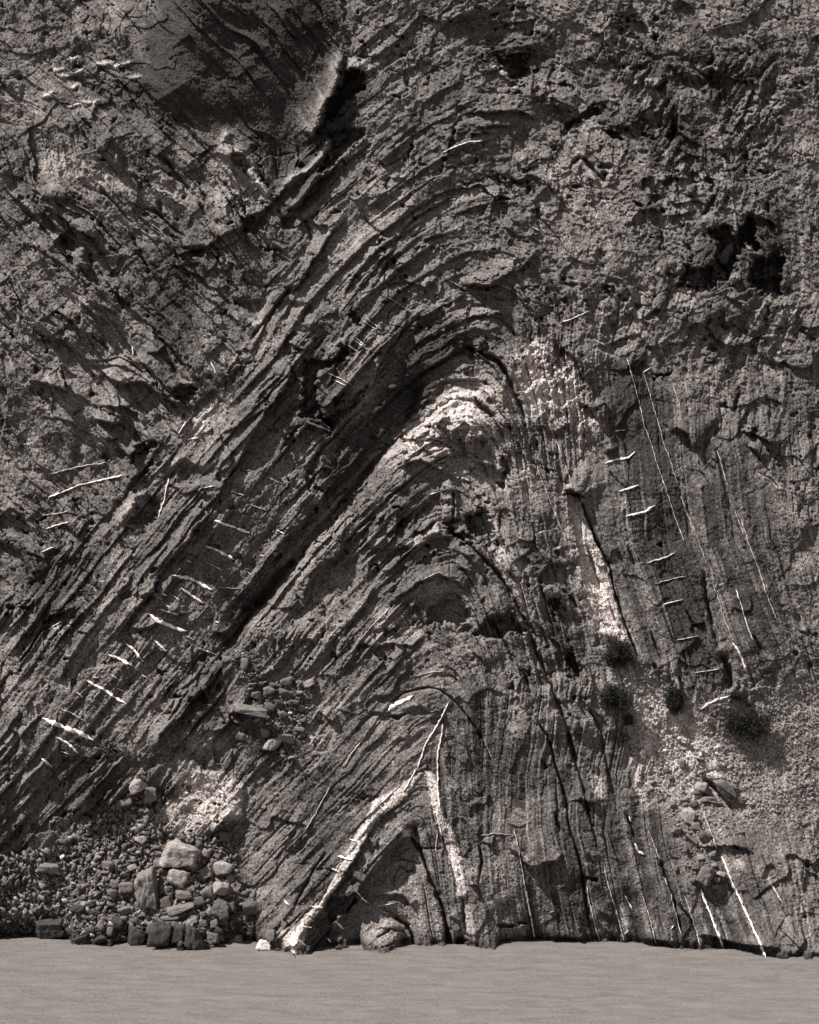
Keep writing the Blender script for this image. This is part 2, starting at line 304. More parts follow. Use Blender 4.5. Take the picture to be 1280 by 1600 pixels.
# ---- right middle
for p, h in (([(720, 745), (770, 730), (820, 760), (840, 830), (900, 820)], .6), ([(1080, 750), (1150, 755), (1240, 805), (1290, 810)], .6), ([(1120, 820), (1160, 850), (1180, 900)], .5), ([(270, 600), (320, 620), (370, 690), (380, 710)], .7), ([(170, 310), (260, 390), (290, 480), (330, 520)], .7), ([(180, 1040), (230, 1035), (290, 1060), (300, 1080)], .8), ([(400, 870), (420, 850), (470, 830)], .5), ([(740, 15), (860, 20), (960, 10)], .7), ([(870, 260), (920, 190), (970, 150)], .3), ([(1000, 60), (1080, 110), (1120, 160)], .4)):
    ledge(ZF, p, h, 26)
hole(ZF, [(640, 460), (700, 450), (740, 410), (720, 460), (660, 480)], .6, 3); hole(ZF, [(900, 410), (950, 395), (950, 420)], .5, 3); hole(ZF, [(80, 920), (110, 930), (130, 970), (100, 955)], .6, 3)
hole(ZF, [(1120, -20), (1290, -20), (1290, 120), (1200, 90)], .7, 8); hole(ZF, [(540, 110), (600, 120), (560, 160)], .4, 4); hole(ZF, [(180, 5), (280, 10), (240, 40)], .4, 4)
hole(ZF, [(1040, 640), (1060, 560), (1080, 550), (1060, 640)], .4, 3)
tone(ZF, [(0, 300), (110, 300), (240, 400), (300, 520), (290, 620), (400, 720), (330, 740), (200, 640), (120, 640), (0, 700)], .10, 12)
tone(ZF, [(740, 20), (840, 20), (870, 150), (760, 160)], .06, 10); tone(ZF, [(120, 640), (330, 680), (370, 830), (280, 1000), (200, 900)], .03, 15)
tone(ZF, [(560, 480), (640, 620), (760, 1010), (700, 1030), (560, 560)], -.04, 10); tone(ZF, [(430, 380), (530, 420), (560, 640), (470, 650)], -.04, 14)
# pale slab and the gap beside it
slab = [(884, 772), (902, 772), (914, 800), (930, 845), (950, 890), (960, 930), (972, 968), (984, 1000), (975, 1000), (950, 985), (930, 985), (912, 930), (905, 860), (893, 800)]
hole(O, slab, .35, 6); tone(O, slab, .13, 5); 
crack(O, [(910, 782), (918, 810), (932, 845), (952, 885), (960, 920), (968, 945), (980, 985), (1000, 1030)], 3.4, .8, 12, 0)
crack(ZI, [(420, 440), (450, 530), (500, 630)], 2.5, .35); hole(ZF, [(190, 1035), (290, 1045), (300, 1090), (240, 1065), (200, 1070)], .6, 3)
# ---- lower left limb
for p, h in (([(370, 640), (440, 560), (490, 480), (560, 380), (640, 280), (700, 180), (860, 20)], .5), ([(560, 1200), (650, 1080), (720, 1020), (780, 930), (860, 850), (920, 760)], .6), ([(450, 570), (520, 590), (600, 560), (650, 590)], .4), ([(860, 600), (930, 605), (980, 570)], .5), ([(940, 1010), (1000, 985), (1080, 1020), (1140, 1010)], .7), ([(640, 490), (700, 515), (760, 500)], .3), ([(180, 1180), (300, 1020), (420, 860)], .15), ([(700, 180), (760, 200), (830, 230)], .3), ([(80, 860), (160, 740), (250, 600), (370, 440), (480, 300)], .3), ([(15, 530), (120, 505), (205, 465)], .5)):
    ledge(ZG, p, h, 24)
crack(ZG, [(1290, 230), (1200, 315), (1130, 410), (1080, 490)], 9, .8, 12); crack(ZG, [(1010, 485), (1080, 490)], 4, .5, 6); crack(ZG, [(1080, 490), (1000, 600), (890, 700)], 3, .35)
hole(ZG, [(500, 470), (530, 390), (590, 360), (570, 420)], .6, 5); hole(ZG, [(390, 420), (470, 380), (460, 430), (410, 450)], .4, 5)
crack(ZG, [(760, 880), (700, 980), (640, 1060)], 3, .35); tone(ZG, [(340, 420), (420, 300), (460, 330), (300, 620), (180, 780), (140, 760)], .05, 12)
tone(ZG, [(90, 870), (200, 780), (160, 900)], .04, 12)
# ---- lower centre
for p, h in (([(290, 650), (330, 580), (400, 490), (480, 370)], .3), ([(500, 340), (560, 270), (640, 200), (740, 150)], .3), ([(540, 475), (600, 410), (700, 345), (790, 305), (860, 330), (930, 390)], .4), ([(400, 650), (470, 685), (520, 660), (650, 670), (720, 600)], .3), ([(190, 1010), (260, 1042), (300, 1005)], .4), ([(440, 1000), (520, 1000), (550, 950)], .3), ([(600, 980), (700, 965), (760, 1000)], .2), ([(940, 690), (1000, 740), (1010, 780)], .3), ([(620, 450), (640, 480), (690, 460)], .4), ([(890, 210), (960, 240), (1000, 300)], .35), ([(860, 270), (920, 290), (960, 330)], .3), ([(90, 640), (150, 640), (180, 690)], .3)):
    ledge(ZH, p, h, 18)
crack(ZH, [(830, 80), (920, 150), (1000, 220), (1060, 280), (1110, 350), (1160, 440), (1210, 530), (1290, 650)], 4.5, .6); crack(ZH, [(1040, 520), (1110, 640), (1180, 770), (1250, 890)], 4, .5)
crack(ZH, [(540, 950), (620, 900), (740, 875), (800, 890), (870, 950), (940, 1030), (1000, 1120), (1060, 1260)], 2.2, .3, 10, 0)
hole(ZH, [(735, 560), (740, 500), (790, 450), (830, 430), (890, 420), (930, 480), (960, 530), (890, 560), (860, 545)], .75, 5, .02)
hole(ZH, [(1050, 530), (1120, 490), (1220, 600), (1150, 620), (1110, 640), (1000, 620), (960, 600)], .6, 5, -.02); hole(ZH, [(880, 600), (900, 560), (960, 570), (940, 600)], .4, 4)
hole(ZH, [(530, 1020), (640, 990), (590, 1035)], .5, 3); hole(ZH, [(1120, 880), (1150, 850), (1170, 910)], .5, 4); hole(ZH, [(1200, 780), (1250, 790), (1240, 830)], .5, 3); hole(ZH, [(720, 600), (750, 590), (740, 615)], .3, 2)
tone(ZH, [(400, 470), (540, 460), (560, 480), (690, 560), (700, 640), (520, 670), (400, 640), (470, 540)], .04, 8); tone(ZH, [(570, 440), (780, 310), (900, 360), (760, 440), (640, 450)], .05, 10)
tone(ZH, [(1080, 280), (1170, 320), (1200, 460), (1110, 350)], .07, 8); tone(ZH, [(110, 1080), (300, 1080), (160, 1280), (120, 1180)], .04, 14)
tone(ZH, [(120, 860), (400, 860), (560, 880), (300, 1000), (130, 960)], .03, 14)
# ---- lower right
crack(ZI, [(20, 600), (80, 750), (140, 870), (190, 1010), (230, 1130), (270, 1270)], 5, .6); hole(ZI, [(140, 440), (190, 420), (180, 500), (160, 500)], .7, 3)
hole(ZI, [(190, 690), (240, 720), (270, 820), (235, 840), (200, 760)], .6, 4); hole(ZI, [(90, 750), (190, 730), (200, 830), (130, 830)], .4, 8); hole(ZI, [(660, 170), (680, 150), (690, 190)], .4, 2)
crack(ZI, [(980, 690), (1015, 780), (1030, 900)], 8, .7); crack(ZI, [(890, 290), (900, 380), (940, 560), (980, 690)], 5, .4)
for p in ([(630, 600), (660, 680), (700, 770)], [(760, 800), (810, 910)], [(510, 160), (560, 290)], [(60, 1040), (110, 1120), (150, 1220)], [(1140, 600), (1200, 720)], [(320, 980), (380, 1100), (410, 1200)], [(800, 480), (860, 590)], [(0, 830), (40, 920)], [(180, 380), (240, 440), (280, 500)], [(80, 330), (100, 420), (160, 540)], [(300, 150), (380, 370)]): crack(ZI, p, 3, .35)
bump(ZI, [(155, 165), (195, 170), (190, 195), (155, 190)], .25, 3, .04); bump(ZI, [(205, 245), (240, 255), (235, 285), (210, 280)], .25, 3, .03)
bump(ZI, [(90, 400), (130, 360), (175, 390), (150, 450)], .3, 6, .06)
tone(ZI, [(400, 800), (560, 790), (700, 880), (860, 1040), (1000, 1200), (900, 1280), (560, 1280), (500, 1100), (520, 900)], .07, 25)
tone(ZL, [(540, 60), (580, 200), (640, 400), (600, 420), (540, 300), (520, 150)], .09, 8); tone(ZL, [(310, 200), (400, 230), (400, 350), (330, 350)], .06, 6)
for p, h in (([(0, 700), (80, 665), (150, 660), (200, 610)], .4), ([(220, 360), (280, 350), (330, 370), (390, 360)], .45), ([(860, 1030), (930, 1030), (1000, 1060), (1150, 1080), (1290, 1085)], .5), ([(860, 580), (1000, 580), (1080, 590), (1160, 630)], .3), ([(360, 900), (440, 950), (480, 940)], .25), ([(0, 1050), (200, 1040), (330, 1050)], .3), ([(560, 1060), (660, 1050), (760, 1070)], .35)):
    ledge(ZL, p, h, 18)
hole(ZL, [(300, 740), (370, 740), (365, 760), (310, 758)], .5, 2); hole(ZL, [(1030, 585), (1085, 588), (1060, 600)], .4, 2); hole(ZL, [(90, 150), (120, 180), (100, 200)], .4, 3)
for p in ([(210, 0), (250, 150), (300, 330), (350, 520)], [(100, 0), (150, 150), (200, 330), (240, 560)], [(370, 20), (410, 150), (420, 250)], [(680, 650), (740, 830), (790, 1030)], [(500, 400), (560, 560)], [(150, 400), (190, 540)], [(240, 520), (300, 800), (330, 1000)], [(760, 870), (840, 960), (880, 1060)]): crack(ZL, p, 3.5, .4)
ridge(ZL, [(930, 210), (1000, 270), (1060, 330)], 8, .4); crack(ZL, [(890, 230), (960, 310), (1050, 400)], 5, .5); crack(ZL, [(870, 320), (930, 350), (990, 390)], 4, .4)
tone(ZL, [(460, 880), (500, 890), (530, 1050), (490, 1060)], .10, 5); tone(ZL, [(1040, 630), (1110, 640), (1110, 690), (1050, 690)], .08, 8); tone(ZL, [(1160, 680), (1280, 760), (1280, 820), (1180, 740)], .05, 10); tone(ZL, [(600, 920), (680, 960), (650, 1010)], .07, 6)
# ---- bottom arch
core = [(524, 1449), (543, 1415), (565, 1381), (587, 1349), (609, 1327), (627, 1313), (648, 1308), (659, 1331), (671, 1365), (684, 1393), (695, 1421), (700, 1500), (510, 1500)]
hole(O, core, .28, 5)
ledge(O, [(524, 1449), (543, 1415), (565, 1381), (587, 1349), (609, 1327), (627, 1313), (648, 1306)], .5, 34, 1.5, rag=1)
ledge(ZK, [(430, 770), (520, 700), (600, 640), (670, 620), (720, 700)], .15, 14); ledge(ZK, [(300, 960), (380, 860), (450, 800)], .2, 14); tone(O, core, .03, 12)
crack(O, [(640, 1305), (659, 1331), (671, 1365), (684, 1393), (695, 1421), (698, 1452), (700, 1485)], 4.5, .8, 8)
crack(O, [(648, 1290), (652, 1310), (660, 1330)], 5, .5, 4)
ledge(ZK, [(200, 890), (270, 800), (340, 700), (370, 640), (420, 560), (440, 470)], .3, 22); hole(ZK, [(200, 900), (250, 830), (330, 835), (390, 780), (340, 880), (240, 960)], .7, 4)
ledge(ZK, [(430, 770), (470, 825), (540, 830), (600, 830), (640, 880), (670, 920)], .35, 16); crack(ZK, [(560, 940), (620, 980), (648, 1020), (655, 1075)], 3.5, .5, 5); hole(ZK, [(500, 900), (560, 900), (640, 990), (600, 980), (540, 930)], .25, 5)
bump(O, [(571, 1500), (573, 1470), (580, 1452), (592, 1446), (604, 1436), (622, 1440), (636, 1452), (642, 1470), (636, 1500)], .32, 9, .04); crack(ZK, [(470, 1040), (540, 1000), (610, 1010)], 2.5, .2, 4); crack(ZK, [(500, 1090), (570, 1060), (640, 1040)], 2.5, .2, 4); ledge(ZK, [(440, 1010), (500, 985), (570, 1000)], .15, 8)
for p in ([(600, 680), (620, 710), (650, 710), (665, 680)], [(560, 660), (600, 650), (680, 665)], [(560, 730), (560, 800)], [(700, 600), (740, 590), (800, 600)]): crack(ZK, p, 2.5, .25, 5)
crack(ZK, [(985, 570), (1000, 660), (985, 770)], 3, .4); ledge(ZK, [(930, 775), (990, 780)], .3, 10); hole(ZK, [(1075, 975), (1170, 980), (1160, 998), (1080, 995)], .45, 2); hole(ZK, [(1180, 962), (1230, 965), (1225, 980), (1185, 982)], .4, 2)
hole(ZK, [(825, 950), (850, 1000), (850, 1080), (820, 1080)], .5, 3); crack(ZK, [(910, 830), (915, 960), (925, 1040)], 3, .35); ledge(ZK, [(840, 930), (890, 960), (920, 940)], .25, 12); hole(ZK, [(870, 1040), (910, 1035), (930, 1060), (880, 1075)], .5, 3)
crack(ZK, [(60, 900), (150, 720), (230, 600)], 3, .3); crack(ZK, [(170, 900), (230, 790), (330, 620)], 2.5, .2); ledge(ZK, [(1200, 640), (1250, 690), (1290, 700)], .4, 12); ledge(ZK, [(990, 560), (1050, 575), (1075, 520)], .3, 10)
crack(ZK, [(120, 1150), (190, 1060), (260, 980)], 3, .35); crack(ZK, [(0, 1010), (60, 960), (120, 900)], 2.5, .25)
rleg = [(660, 1203), (680, 1210), (688, 1240), (696, 1275), (710, 1300), (722, 1340), (728, 1380), (731, 1404), (718, 1400), (705, 1352), (692, 1310), (675, 1270), (670, 1230)]
pale = [(446, 1480), (462, 1450), (490, 1415), (505, 1395), (530, 1350), (552, 1310), (572, 1280), (580, 1250), (610, 1235), (650, 1212), (664, 1203), (640, 1240), (625, 1255), (600, 1275), (576, 1302), (560, 1335), (545, 1360), (525, 1388), (500, 1420), (480, 1455), (474, 1482)]
tone(O, pale, .13, 4); bump(O, pale, .12, 8)
tone(O, rleg, .15, 5); bump(O, rleg, .14, 5); crack(O, [(672, 1235), (676, 1270), (692, 1310), (706, 1350), (716, 1396)], 2.2, .25)
tone(O, [(728, 1400), (736, 1420), (744, 1465), (734, 1470), (724, 1430)], .07, 6); tone(ZK, [(0, 990), (90, 980), (110, 1100), (60, 1150), (0, 1120)], .10, 8); tone(ZK, [(590, 500), (640, 510), (650, 545), (610, 540)], .16, 4)
tone(ZK, [(110, 0), (160, 20), (140, 90)], .08, 6); tone(ZK, [(270, 400), (360, 360), (380, 420), (290, 460)], .05, 10)
# ---- pale washed patch, lower left
pp = [(740, 140), (660, 250), (700, 340), (540, 400), (480, 470), (490, 560), (640, 540), (760, 570), (860, 500), (1020, 450), (1040, 300), (960, 210), (850, 190)]
tone(ZJ, pp, .10, 16); bump(ZJ, pp, .25, 20); tone(ZJ, [(740, 160), (690, 240), (720, 330), (760, 460), (880, 480), (1000, 430), (1020, 310), (950, 230), (850, 220)], .06, 20); tone(ZJ, [(700, 0), (1000, 0), (960, 120), (760, 130)], .06, 16); tone(ZJ, [(850, 370), (950, 370), (940, 430), (850, 420)], -.08, 6)
ledge(ZJ, [(830, 500), (880, 515), (940, 480), (1020, 465)], .4, 16); ledge(ZJ, [(200, 450), (260, 400), (350, 300)], .3, 20)
tone(ZJ, [(380, -50), (600, 20), (420, 200), (340, 160), (370, 100)], .02, 10)
tone(ZG, [(340, 1060), (460, 1040), (600, 1200), (400, 1280)], .02, 20)

# ---- beds of differing rock, plus shade and sunlit faces painted into the reflectance
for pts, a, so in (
 ([(250, -60), (530, -60), (510, 140), (470, 250), (430, 300), (380, 220), (330, 190), (200, 150)], -.055, 60),  # shade of the top-left face put into its colour
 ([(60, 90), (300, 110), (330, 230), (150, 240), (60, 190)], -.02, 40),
 ([(700, 470), (740, 540), (660, 640), (600, 700), (530, 790), (460, 860), (385, 975), (350, 950), (470, 800), (560, 650), (640, 520)], -.050, 34),  # shade on the gully's left wall, painted as a darker band
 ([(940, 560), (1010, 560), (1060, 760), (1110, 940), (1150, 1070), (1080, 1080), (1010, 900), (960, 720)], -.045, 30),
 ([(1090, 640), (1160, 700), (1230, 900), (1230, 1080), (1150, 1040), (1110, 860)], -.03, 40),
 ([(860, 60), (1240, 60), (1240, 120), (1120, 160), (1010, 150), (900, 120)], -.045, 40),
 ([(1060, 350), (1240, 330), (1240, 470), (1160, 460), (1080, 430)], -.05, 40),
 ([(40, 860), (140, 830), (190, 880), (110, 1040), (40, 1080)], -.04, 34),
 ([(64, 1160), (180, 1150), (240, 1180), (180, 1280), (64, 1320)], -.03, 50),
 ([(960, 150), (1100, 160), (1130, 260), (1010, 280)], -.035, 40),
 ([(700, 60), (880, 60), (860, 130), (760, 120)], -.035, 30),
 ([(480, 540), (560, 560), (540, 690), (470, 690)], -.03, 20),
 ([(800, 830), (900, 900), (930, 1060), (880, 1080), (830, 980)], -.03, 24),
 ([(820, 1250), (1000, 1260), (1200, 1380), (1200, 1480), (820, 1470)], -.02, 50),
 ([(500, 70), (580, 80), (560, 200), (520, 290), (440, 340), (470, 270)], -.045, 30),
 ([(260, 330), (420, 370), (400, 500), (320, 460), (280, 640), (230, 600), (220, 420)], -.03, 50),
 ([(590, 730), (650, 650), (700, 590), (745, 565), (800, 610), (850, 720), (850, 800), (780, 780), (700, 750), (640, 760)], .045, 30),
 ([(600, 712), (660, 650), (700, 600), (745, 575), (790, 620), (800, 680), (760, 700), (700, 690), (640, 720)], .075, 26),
 ([(600, 705), (640, 715), (540, 830), (450, 950), (400, 1010), (385, 980), (480, 855), (545, 785)], .012, 16),  # sunlit edge of the core, painted slightly lighter
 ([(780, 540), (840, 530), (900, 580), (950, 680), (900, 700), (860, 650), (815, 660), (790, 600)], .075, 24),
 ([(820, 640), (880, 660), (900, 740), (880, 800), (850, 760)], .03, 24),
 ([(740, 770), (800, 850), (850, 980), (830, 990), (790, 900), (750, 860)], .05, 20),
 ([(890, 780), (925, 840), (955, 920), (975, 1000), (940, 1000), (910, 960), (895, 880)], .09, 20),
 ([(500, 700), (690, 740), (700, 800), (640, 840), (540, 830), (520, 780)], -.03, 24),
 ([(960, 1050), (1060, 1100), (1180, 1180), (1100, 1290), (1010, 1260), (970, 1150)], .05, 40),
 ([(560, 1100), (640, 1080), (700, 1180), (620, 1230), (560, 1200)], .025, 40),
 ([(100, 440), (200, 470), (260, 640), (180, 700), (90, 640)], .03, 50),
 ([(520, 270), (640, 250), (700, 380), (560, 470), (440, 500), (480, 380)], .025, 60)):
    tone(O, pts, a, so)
# ------------------------------------------------------------------ procedural relief
hach = np.maximum(mask(ZC, [(420, 130), (700, 90), (800, 450), (860, 700), (700, 700), (600, 480), (500, 300)], 20), mask(ZC, [(900, 120), (1290, 60), (1290, 560), (1050, 620), (950, 400)], 30))
hach = np.maximum(hach, .8 * mask(ZF, [(0, 330), (220, 330), (330, 560), (0, 560)], 14))
rough_ur = mask(O, [(560, -50), (1300, -50), (1300, 640), (900, 600), (800, 480), (700, 380), (620, 260)], 90)
smooth = np.clip(mask(O, [(540, 1040), (700, 1040), (900, 1180), (1240, 1300), (1240, 1500), (400, 1500), (480, 1200)], 50) + mask(O, [(850, 640), (900, 600), (980, 560), (1080, 600), (1240, 740), (1240, 1080), (1000, 1040), (930, 900)], 40) * .9 + mask(O, [(200, 0), (520, 0), (450, 260), (200, 180)], 50), 0, 1)
scL = mask(O, [(-200, 1350), (64, 1330), (120, 1300), (200, 1240), (260, 1240), (250, 1290), (330, 1310), (360, 1300), (380, 1380), (400, 1440), (400, 1600), (-200, 1600)], 16)
scR = mask(O, [(965, 1050), (1000, 1035), (1080, 1085), (1300, 1060), (1300, 1290), (1180, 1290), (1120, 1320), (1100, 1390), (1075, 1380), (1060, 1300), (1040, 1290), (1010, 1200), (980, 1130)], 26)
scM = mask(O, [(350, 1020), (395, 1000), (420, 1060), (500, 1060), (490, 1120), (440, 1190), (410, 1160), (400, 1100)], 12)
scree = np.maximum(np.maximum(scL, scR), scM)
band = sm(-.2, .5, fbm(S / 70, P / 500, 3, 50))
act = .45 + .9 * sm(-.35, .5, fbm(U / 110, V / 110, 3, 62))          # how broken the face is here
Kr = (1 - .9 * scree) * act
nL = np.where(t < 0, 1.0, 2.2)
lim = np.where(t < 0, 1.0, .5)
hin0 = mask(O, [(740, 520), (940, 520), (980, 640), (960, 760), (860, 800), (780, 740)], 50)
rq_ = np.where(t < 0, .75, .5 * (1 - .7 * hin0)) * np.where(t < 0, 1, .35 + .65 * sm(-.2, .35, fbm(U / 90, V / 140, 2, 101)))
calm = 1 - .80 * smooth - .35 * mask(O, [(400, 1000), (560, 830), (700, 860), (840, 1000), (800, 1200), (420, 1480), (440, 1250)], 60) * (1 - smooth)
pat = mask(ZJ, pp, 30); calm = calm * (1 - .8 * pat)
slabm = mask(O, slab, 8); legm = np.maximum(mask(O, pale, 6), mask(O, rleg, 6)); minor = mask(O, [(50, 440), (180, 460), (300, 640), (260, 760), (120, 780), (50, 760)], 50)
calm = calm * (1 - .7 * slabm) * (1 - .6 * legm) * (1 - .35 * minor)  * (1 - .45 * mask(O, [(60, 1040), (250, 900), (390, 740), (470, 800), (380, 960), (230, 1180), (60, 1260)], 40)) * (1 - .8 * mask(O, [(190, -60), (530, -60), (500, 160), (440, 300), (390, 210), (250, 130)], 50))
D += .22 * (1 - .8 * pat) * facets(U / 120 + .3 * wu, V / 105 + .3 * wv, 63, 1.0) * (1 - .5 * scree) * (.5 + .5 * calm)
Sj = S + fu * 1.2
D += .30 * bricks(Sj / (34 * nL), P / 120, 40) * Kr * lim * calm
D += .13 * rq_ * bricks(Sj / (12 * nL) + .12 * wu, P / 60, 41) * Kr * calm * (1 - .5 * rough_ur)
D += .055 * rq_ * bricks(Sj / (4.6 * nL), P / 75, 42) * Kr * (.4 + .8 * band) * (1 - .5 * smooth) * (1 - .5 * rough_ur)
f2 = facets(Sj / (10 * nL), P / 36, 43, .9); D += .07 * f2 * Kr * calm
D += .016 * rq_ * fbm(Sj / (3.2 * nL), P / 90, 3, 44, .7)
ck = ridged(Sj / (40 * nL) + .1 * fu, P / 420, 2, 45); D -= .45 * sm(1.36, 1.5, ck) * Kr * lim * (1 - .6 * smooth)
b1, e1 = facets(U / 46 + .35 * wu, V / 40 + .35 * wv, 46, 1.1, edge=True); D += .20 * b1 * Kr * (.5 + .5 * rough_ur) * calm
b2, e3 = facets(U / 19 + .35 * wu + .2 * fu, V / 15 + .3 * wv + .2 * fv, 47, 1.1, edge=True); D += .085 * b2 * Kr * (.4 + .7 * rough_ur) * calm
b3 = facets(Uf / 7.5, Vf / 6.5, 48, 1.1); D += .052 * b3 * (.6 + .6 * rough_ur) * (1 - .5 * smooth)
D -= .10 * sm(.05, .0, e1) * sm(.0, .4, perlin(U / 80, V / 80, 60)) * Kr * (1 - .5 * smooth)
D -= .05 * sm(.06, .0, e3) * sm(.05, .4, perlin(U / 60, V / 60, 61)) * Kr * (1 - .5 * smooth)
D += .016 * fbm(U / 4.5, V / 4.5, 2, 49, .75) + .012 * rng.standard_normal(U.shape).astype(np.float32) + .09 * fbm(U / 55, V / 45, 3, 51)
pit = fbm(U / 42, V / 32, 3, 52); D -= .35 * sm(.6, .9, pit) * rough_ur * Kr; D -= .3 * sm(.6, .9, fbm(U / 22, V / 20, 3, 53)) * Kr * (1 - smooth)
hx = (U * .83 + V * .56) / 8; hy = (-U * .56 + V * .83) / 40
D += hach * (.24 * facets(hx + .3 * fu, hy, 54, 1.0) + .03 * ridged(hx, hy, 2, 55)); D -= .25 * hach * sm(.3, .8, fbm(hx / 3, hy / 1.2, 2, 56))
limbslab = mask(O, [(60, 1040), (250, 900), (390, 740), (470, 800), (380, 960), (230, 1180), (60, 1260)], 40)
hin = mask(O, [(600, 690), (640, 520), (720, 430), (860, 440), (940, 560), (960, 700), (860, 760), (780, 740), (640, 760), (560, 800)], 50)
hin2 = mask(O, [(400, 980), (540, 830), (640, 760), (800, 760), (900, 1000), (960, 1300), (960, 1500), (420, 1500), (450, 1300), (520, 1150)], 60)
def saw(x): return x - np.floor(x)
sw = S + 5 * wu + 2.5 * fu
brk = sm(-.35, .15, fbm(S / 30, P / 130, 3, 85))
D += .30 * hin * saw(sw / 26) * brk * Kr + .10 * hin * saw(sw / 9.5 + 1.5 * wv) * Kr + .09 * hin2 * saw(sw / 30 + .3) * brk * Kr * left * (1 - .9 * pat) * (1 - .75 * smooth)
D += .13 * left * (1 - .6 * limbslab) * (1 - .9 * pat) * (1 - hin) * (1 - synl) * saw(S / 30) * brk * Kr * (1 - rough_ur) + .22 * synl * saw((S + 6 * wu) / 34) * brk * Kr + .18 * synl * bricks(Sj / 26, P / 110, 96) * Kr
D += .035 * right * (1 - rough_ur) * (1 - hin) * (1 - hin0) * saw((S + 3 * wu) / 62) * (1 - .5 * scree) + .08 * right * (1 - hin) * (1 - hin0) * bricks((S + 2 * wu) / 70, P / 420, 86) * (1 - scree) * (1 - .4 * rough_ur)
quiet = (1 - .85 * pat) * (1 - .6 * limbslab) * (1 - .6 * mask(O, [(400, 1000), (540, 850), (640, 860), (640, 1060), (500, 1250), (420, 1400), (420, 1200)], 50))
for s0, h_, L_ in ((150, .2, 20), (215, .25, 22), (268, .22, 18), (318, .26, 16), (352, .24, 14), (392, .22, 16), (446, .42, 26), (492, .2, 14), (545, .34, 20), (590, .22, 12), (622, .34, 16), (668, .26, 16), (708, .36, 20), (768, .25, 20), (838, .26, 16), (905, .22, 18), (985, .18, 20), (1120, .14, 16), (1165, .12, 14), (1250, .16, 12)):
    q_ = s0 + 5 * perlin(P / 120, P * 0 + s0, 97) + 1.5 * fu - S
    on = sm(-.25, .15, perlin(P / 170 + s0, P * 0 + s0 * .37, 98)) * (1 - .55 * smooth) * (1 - scree) * np.where(t > 0, .65, 1) * quiet
    wS = np.where(t < 0, 1.5, 2.6)
    D += h_ * on * (sm(-1.5, 1.5, q_) * np.exp(-np.maximum(q_, 0) / (L_ * wS)) - .35 * sm(1.5, -1.5, q_) * np.exp(-np.maximum(-q_, 0) / (8 * wS)))
rf = mask(O, [(800, 560), (850, 520), (930, 580), (960, 680), (900, 720), (840, 660), (810, 620)], 30)
D += rf * (.22 * facets((U * .8 - V * .6) / 26 + .3 * wu, (U * .6 + V * .8) / 17 + .3 * wv, 99, 1.2) + .08 * facets((U * .8 - V * .6) / 11, (U * .6 + V * .8) / 7, 100, 1.2))
ln = 1 - np.abs(perlin((S + 3 * wu) / 44, P / 900, 87)) * 2; D -= .16 * right * (1 - rough_ur) * sm(.90, 1.0, ln) * sm(-.2, .3, perlin(S / 60, P / 200, 88)) * (1 - scree)
D += np.maximum(scL, scM) * .09 * facets(Uf / 9, Vf / 7, 57, 1.2) + scree * (.035 * facets(Uf / 4.5, Vf / 4, 58, 1.3))

# ---- distance from the camera
WL = [(-900, 1470), (-100, 1470), (64, 1463), (97, 1461), (119, 1476), (166, 1477), (200, 1471), (241, 1478), (260, 1484), (291, 1487), (316, 1483), (347, 1476), (360, 1470), (398, 1468), (410, 1480), (440, 1486), (459, 1498), (474, 1497), (500, 1481), (534, 1481), (562, 1473), (574, 1489), (609, 1490), (627, 1477), (652, 1477), (696, 1479), (721, 1475), (740, 1483), (774, 1484), (782, 1474), (815, 1474), (840, 1467), (882, 1474), (939, 1472), (976, 1473), (1020, 1477), (1051, 1483), (1089, 1485), (1132, 1482), (1164, 1487), (1198, 1497), (1260, 1500), (1700, 1490), (2600, 1480)]
vw = np.interp(US, [p[0] for p in WL], [p[1] for p in WL]) + 2.2 * fbm(US / 11, US * 0, 3, 90)
Yw = 70 * 600 / (vw - 880)
Ybase = 70 + (1480 - V) * .025 * .27
Yg = Ybase - D
iw = np.clip(np.searchsorted(VS, vw), 1, len(VS) - 1); ywl = Yg[iw, np.arange(len(US))]
def smo(x, n_): kr_ = np.exp(-np.linspace(-2, 2, 2 * n_ + 1) ** 2); return np.convolve(np.pad(x, n_, 'edge'), kr_ / kr_.sum(), 'valid')
dl = smo(Yw - ywl, 4); dw = smo(dl, 45)
Yg = Yg + dw[None, :] * np.exp(-np.maximum(vw[None, :] - V, 0) / 90) + (dl - dw)[None, :] * np.exp(-np.maximum(vw[None, :] - V, 0) / 14)
Yg = Yg + .28 * np.exp(-((vw[None, :] - V - 5) / 5.5) ** 2) * sm(-.4, .5, fbm(US / 28, US * 0 + 3, 3, 93))[None, :]
# smooth the heights very slightly is not wanted: keep edges crisp
Yg = np.clip(Yg, 55, 95)

# ---- reflectance
dirt = fbm(U / 140, V / 140, 4, 70); strat = fbm(S / (22 * nL), P / 420, 3, 71); sp = fbm(U / 5, V / 5, 2, 72)
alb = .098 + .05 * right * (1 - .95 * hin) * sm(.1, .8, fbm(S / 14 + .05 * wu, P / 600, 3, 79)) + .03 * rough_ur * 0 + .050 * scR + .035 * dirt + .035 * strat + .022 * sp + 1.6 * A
alb += right * (1 - .6 * rough_ur) * (1 - .95 * hin) * (.035 * fbm((S + 2 * wu) / 36, P / 1100, 3, 89) + .05 * sm(.93, 1.0, 1 - np.abs(perlin((S + 2 * wu) / 60, P / 1400, 92)) * 2))
alb += .05 * sm(.35, .8, fbm(S / (9 * nL), P / 160, 3, 73)) + .035 * sm(.2, .7, fbm(U / 32, V / 32, 4, 74))
alb -= .03 * smooth * (1 - sm(0, .05, A)); 
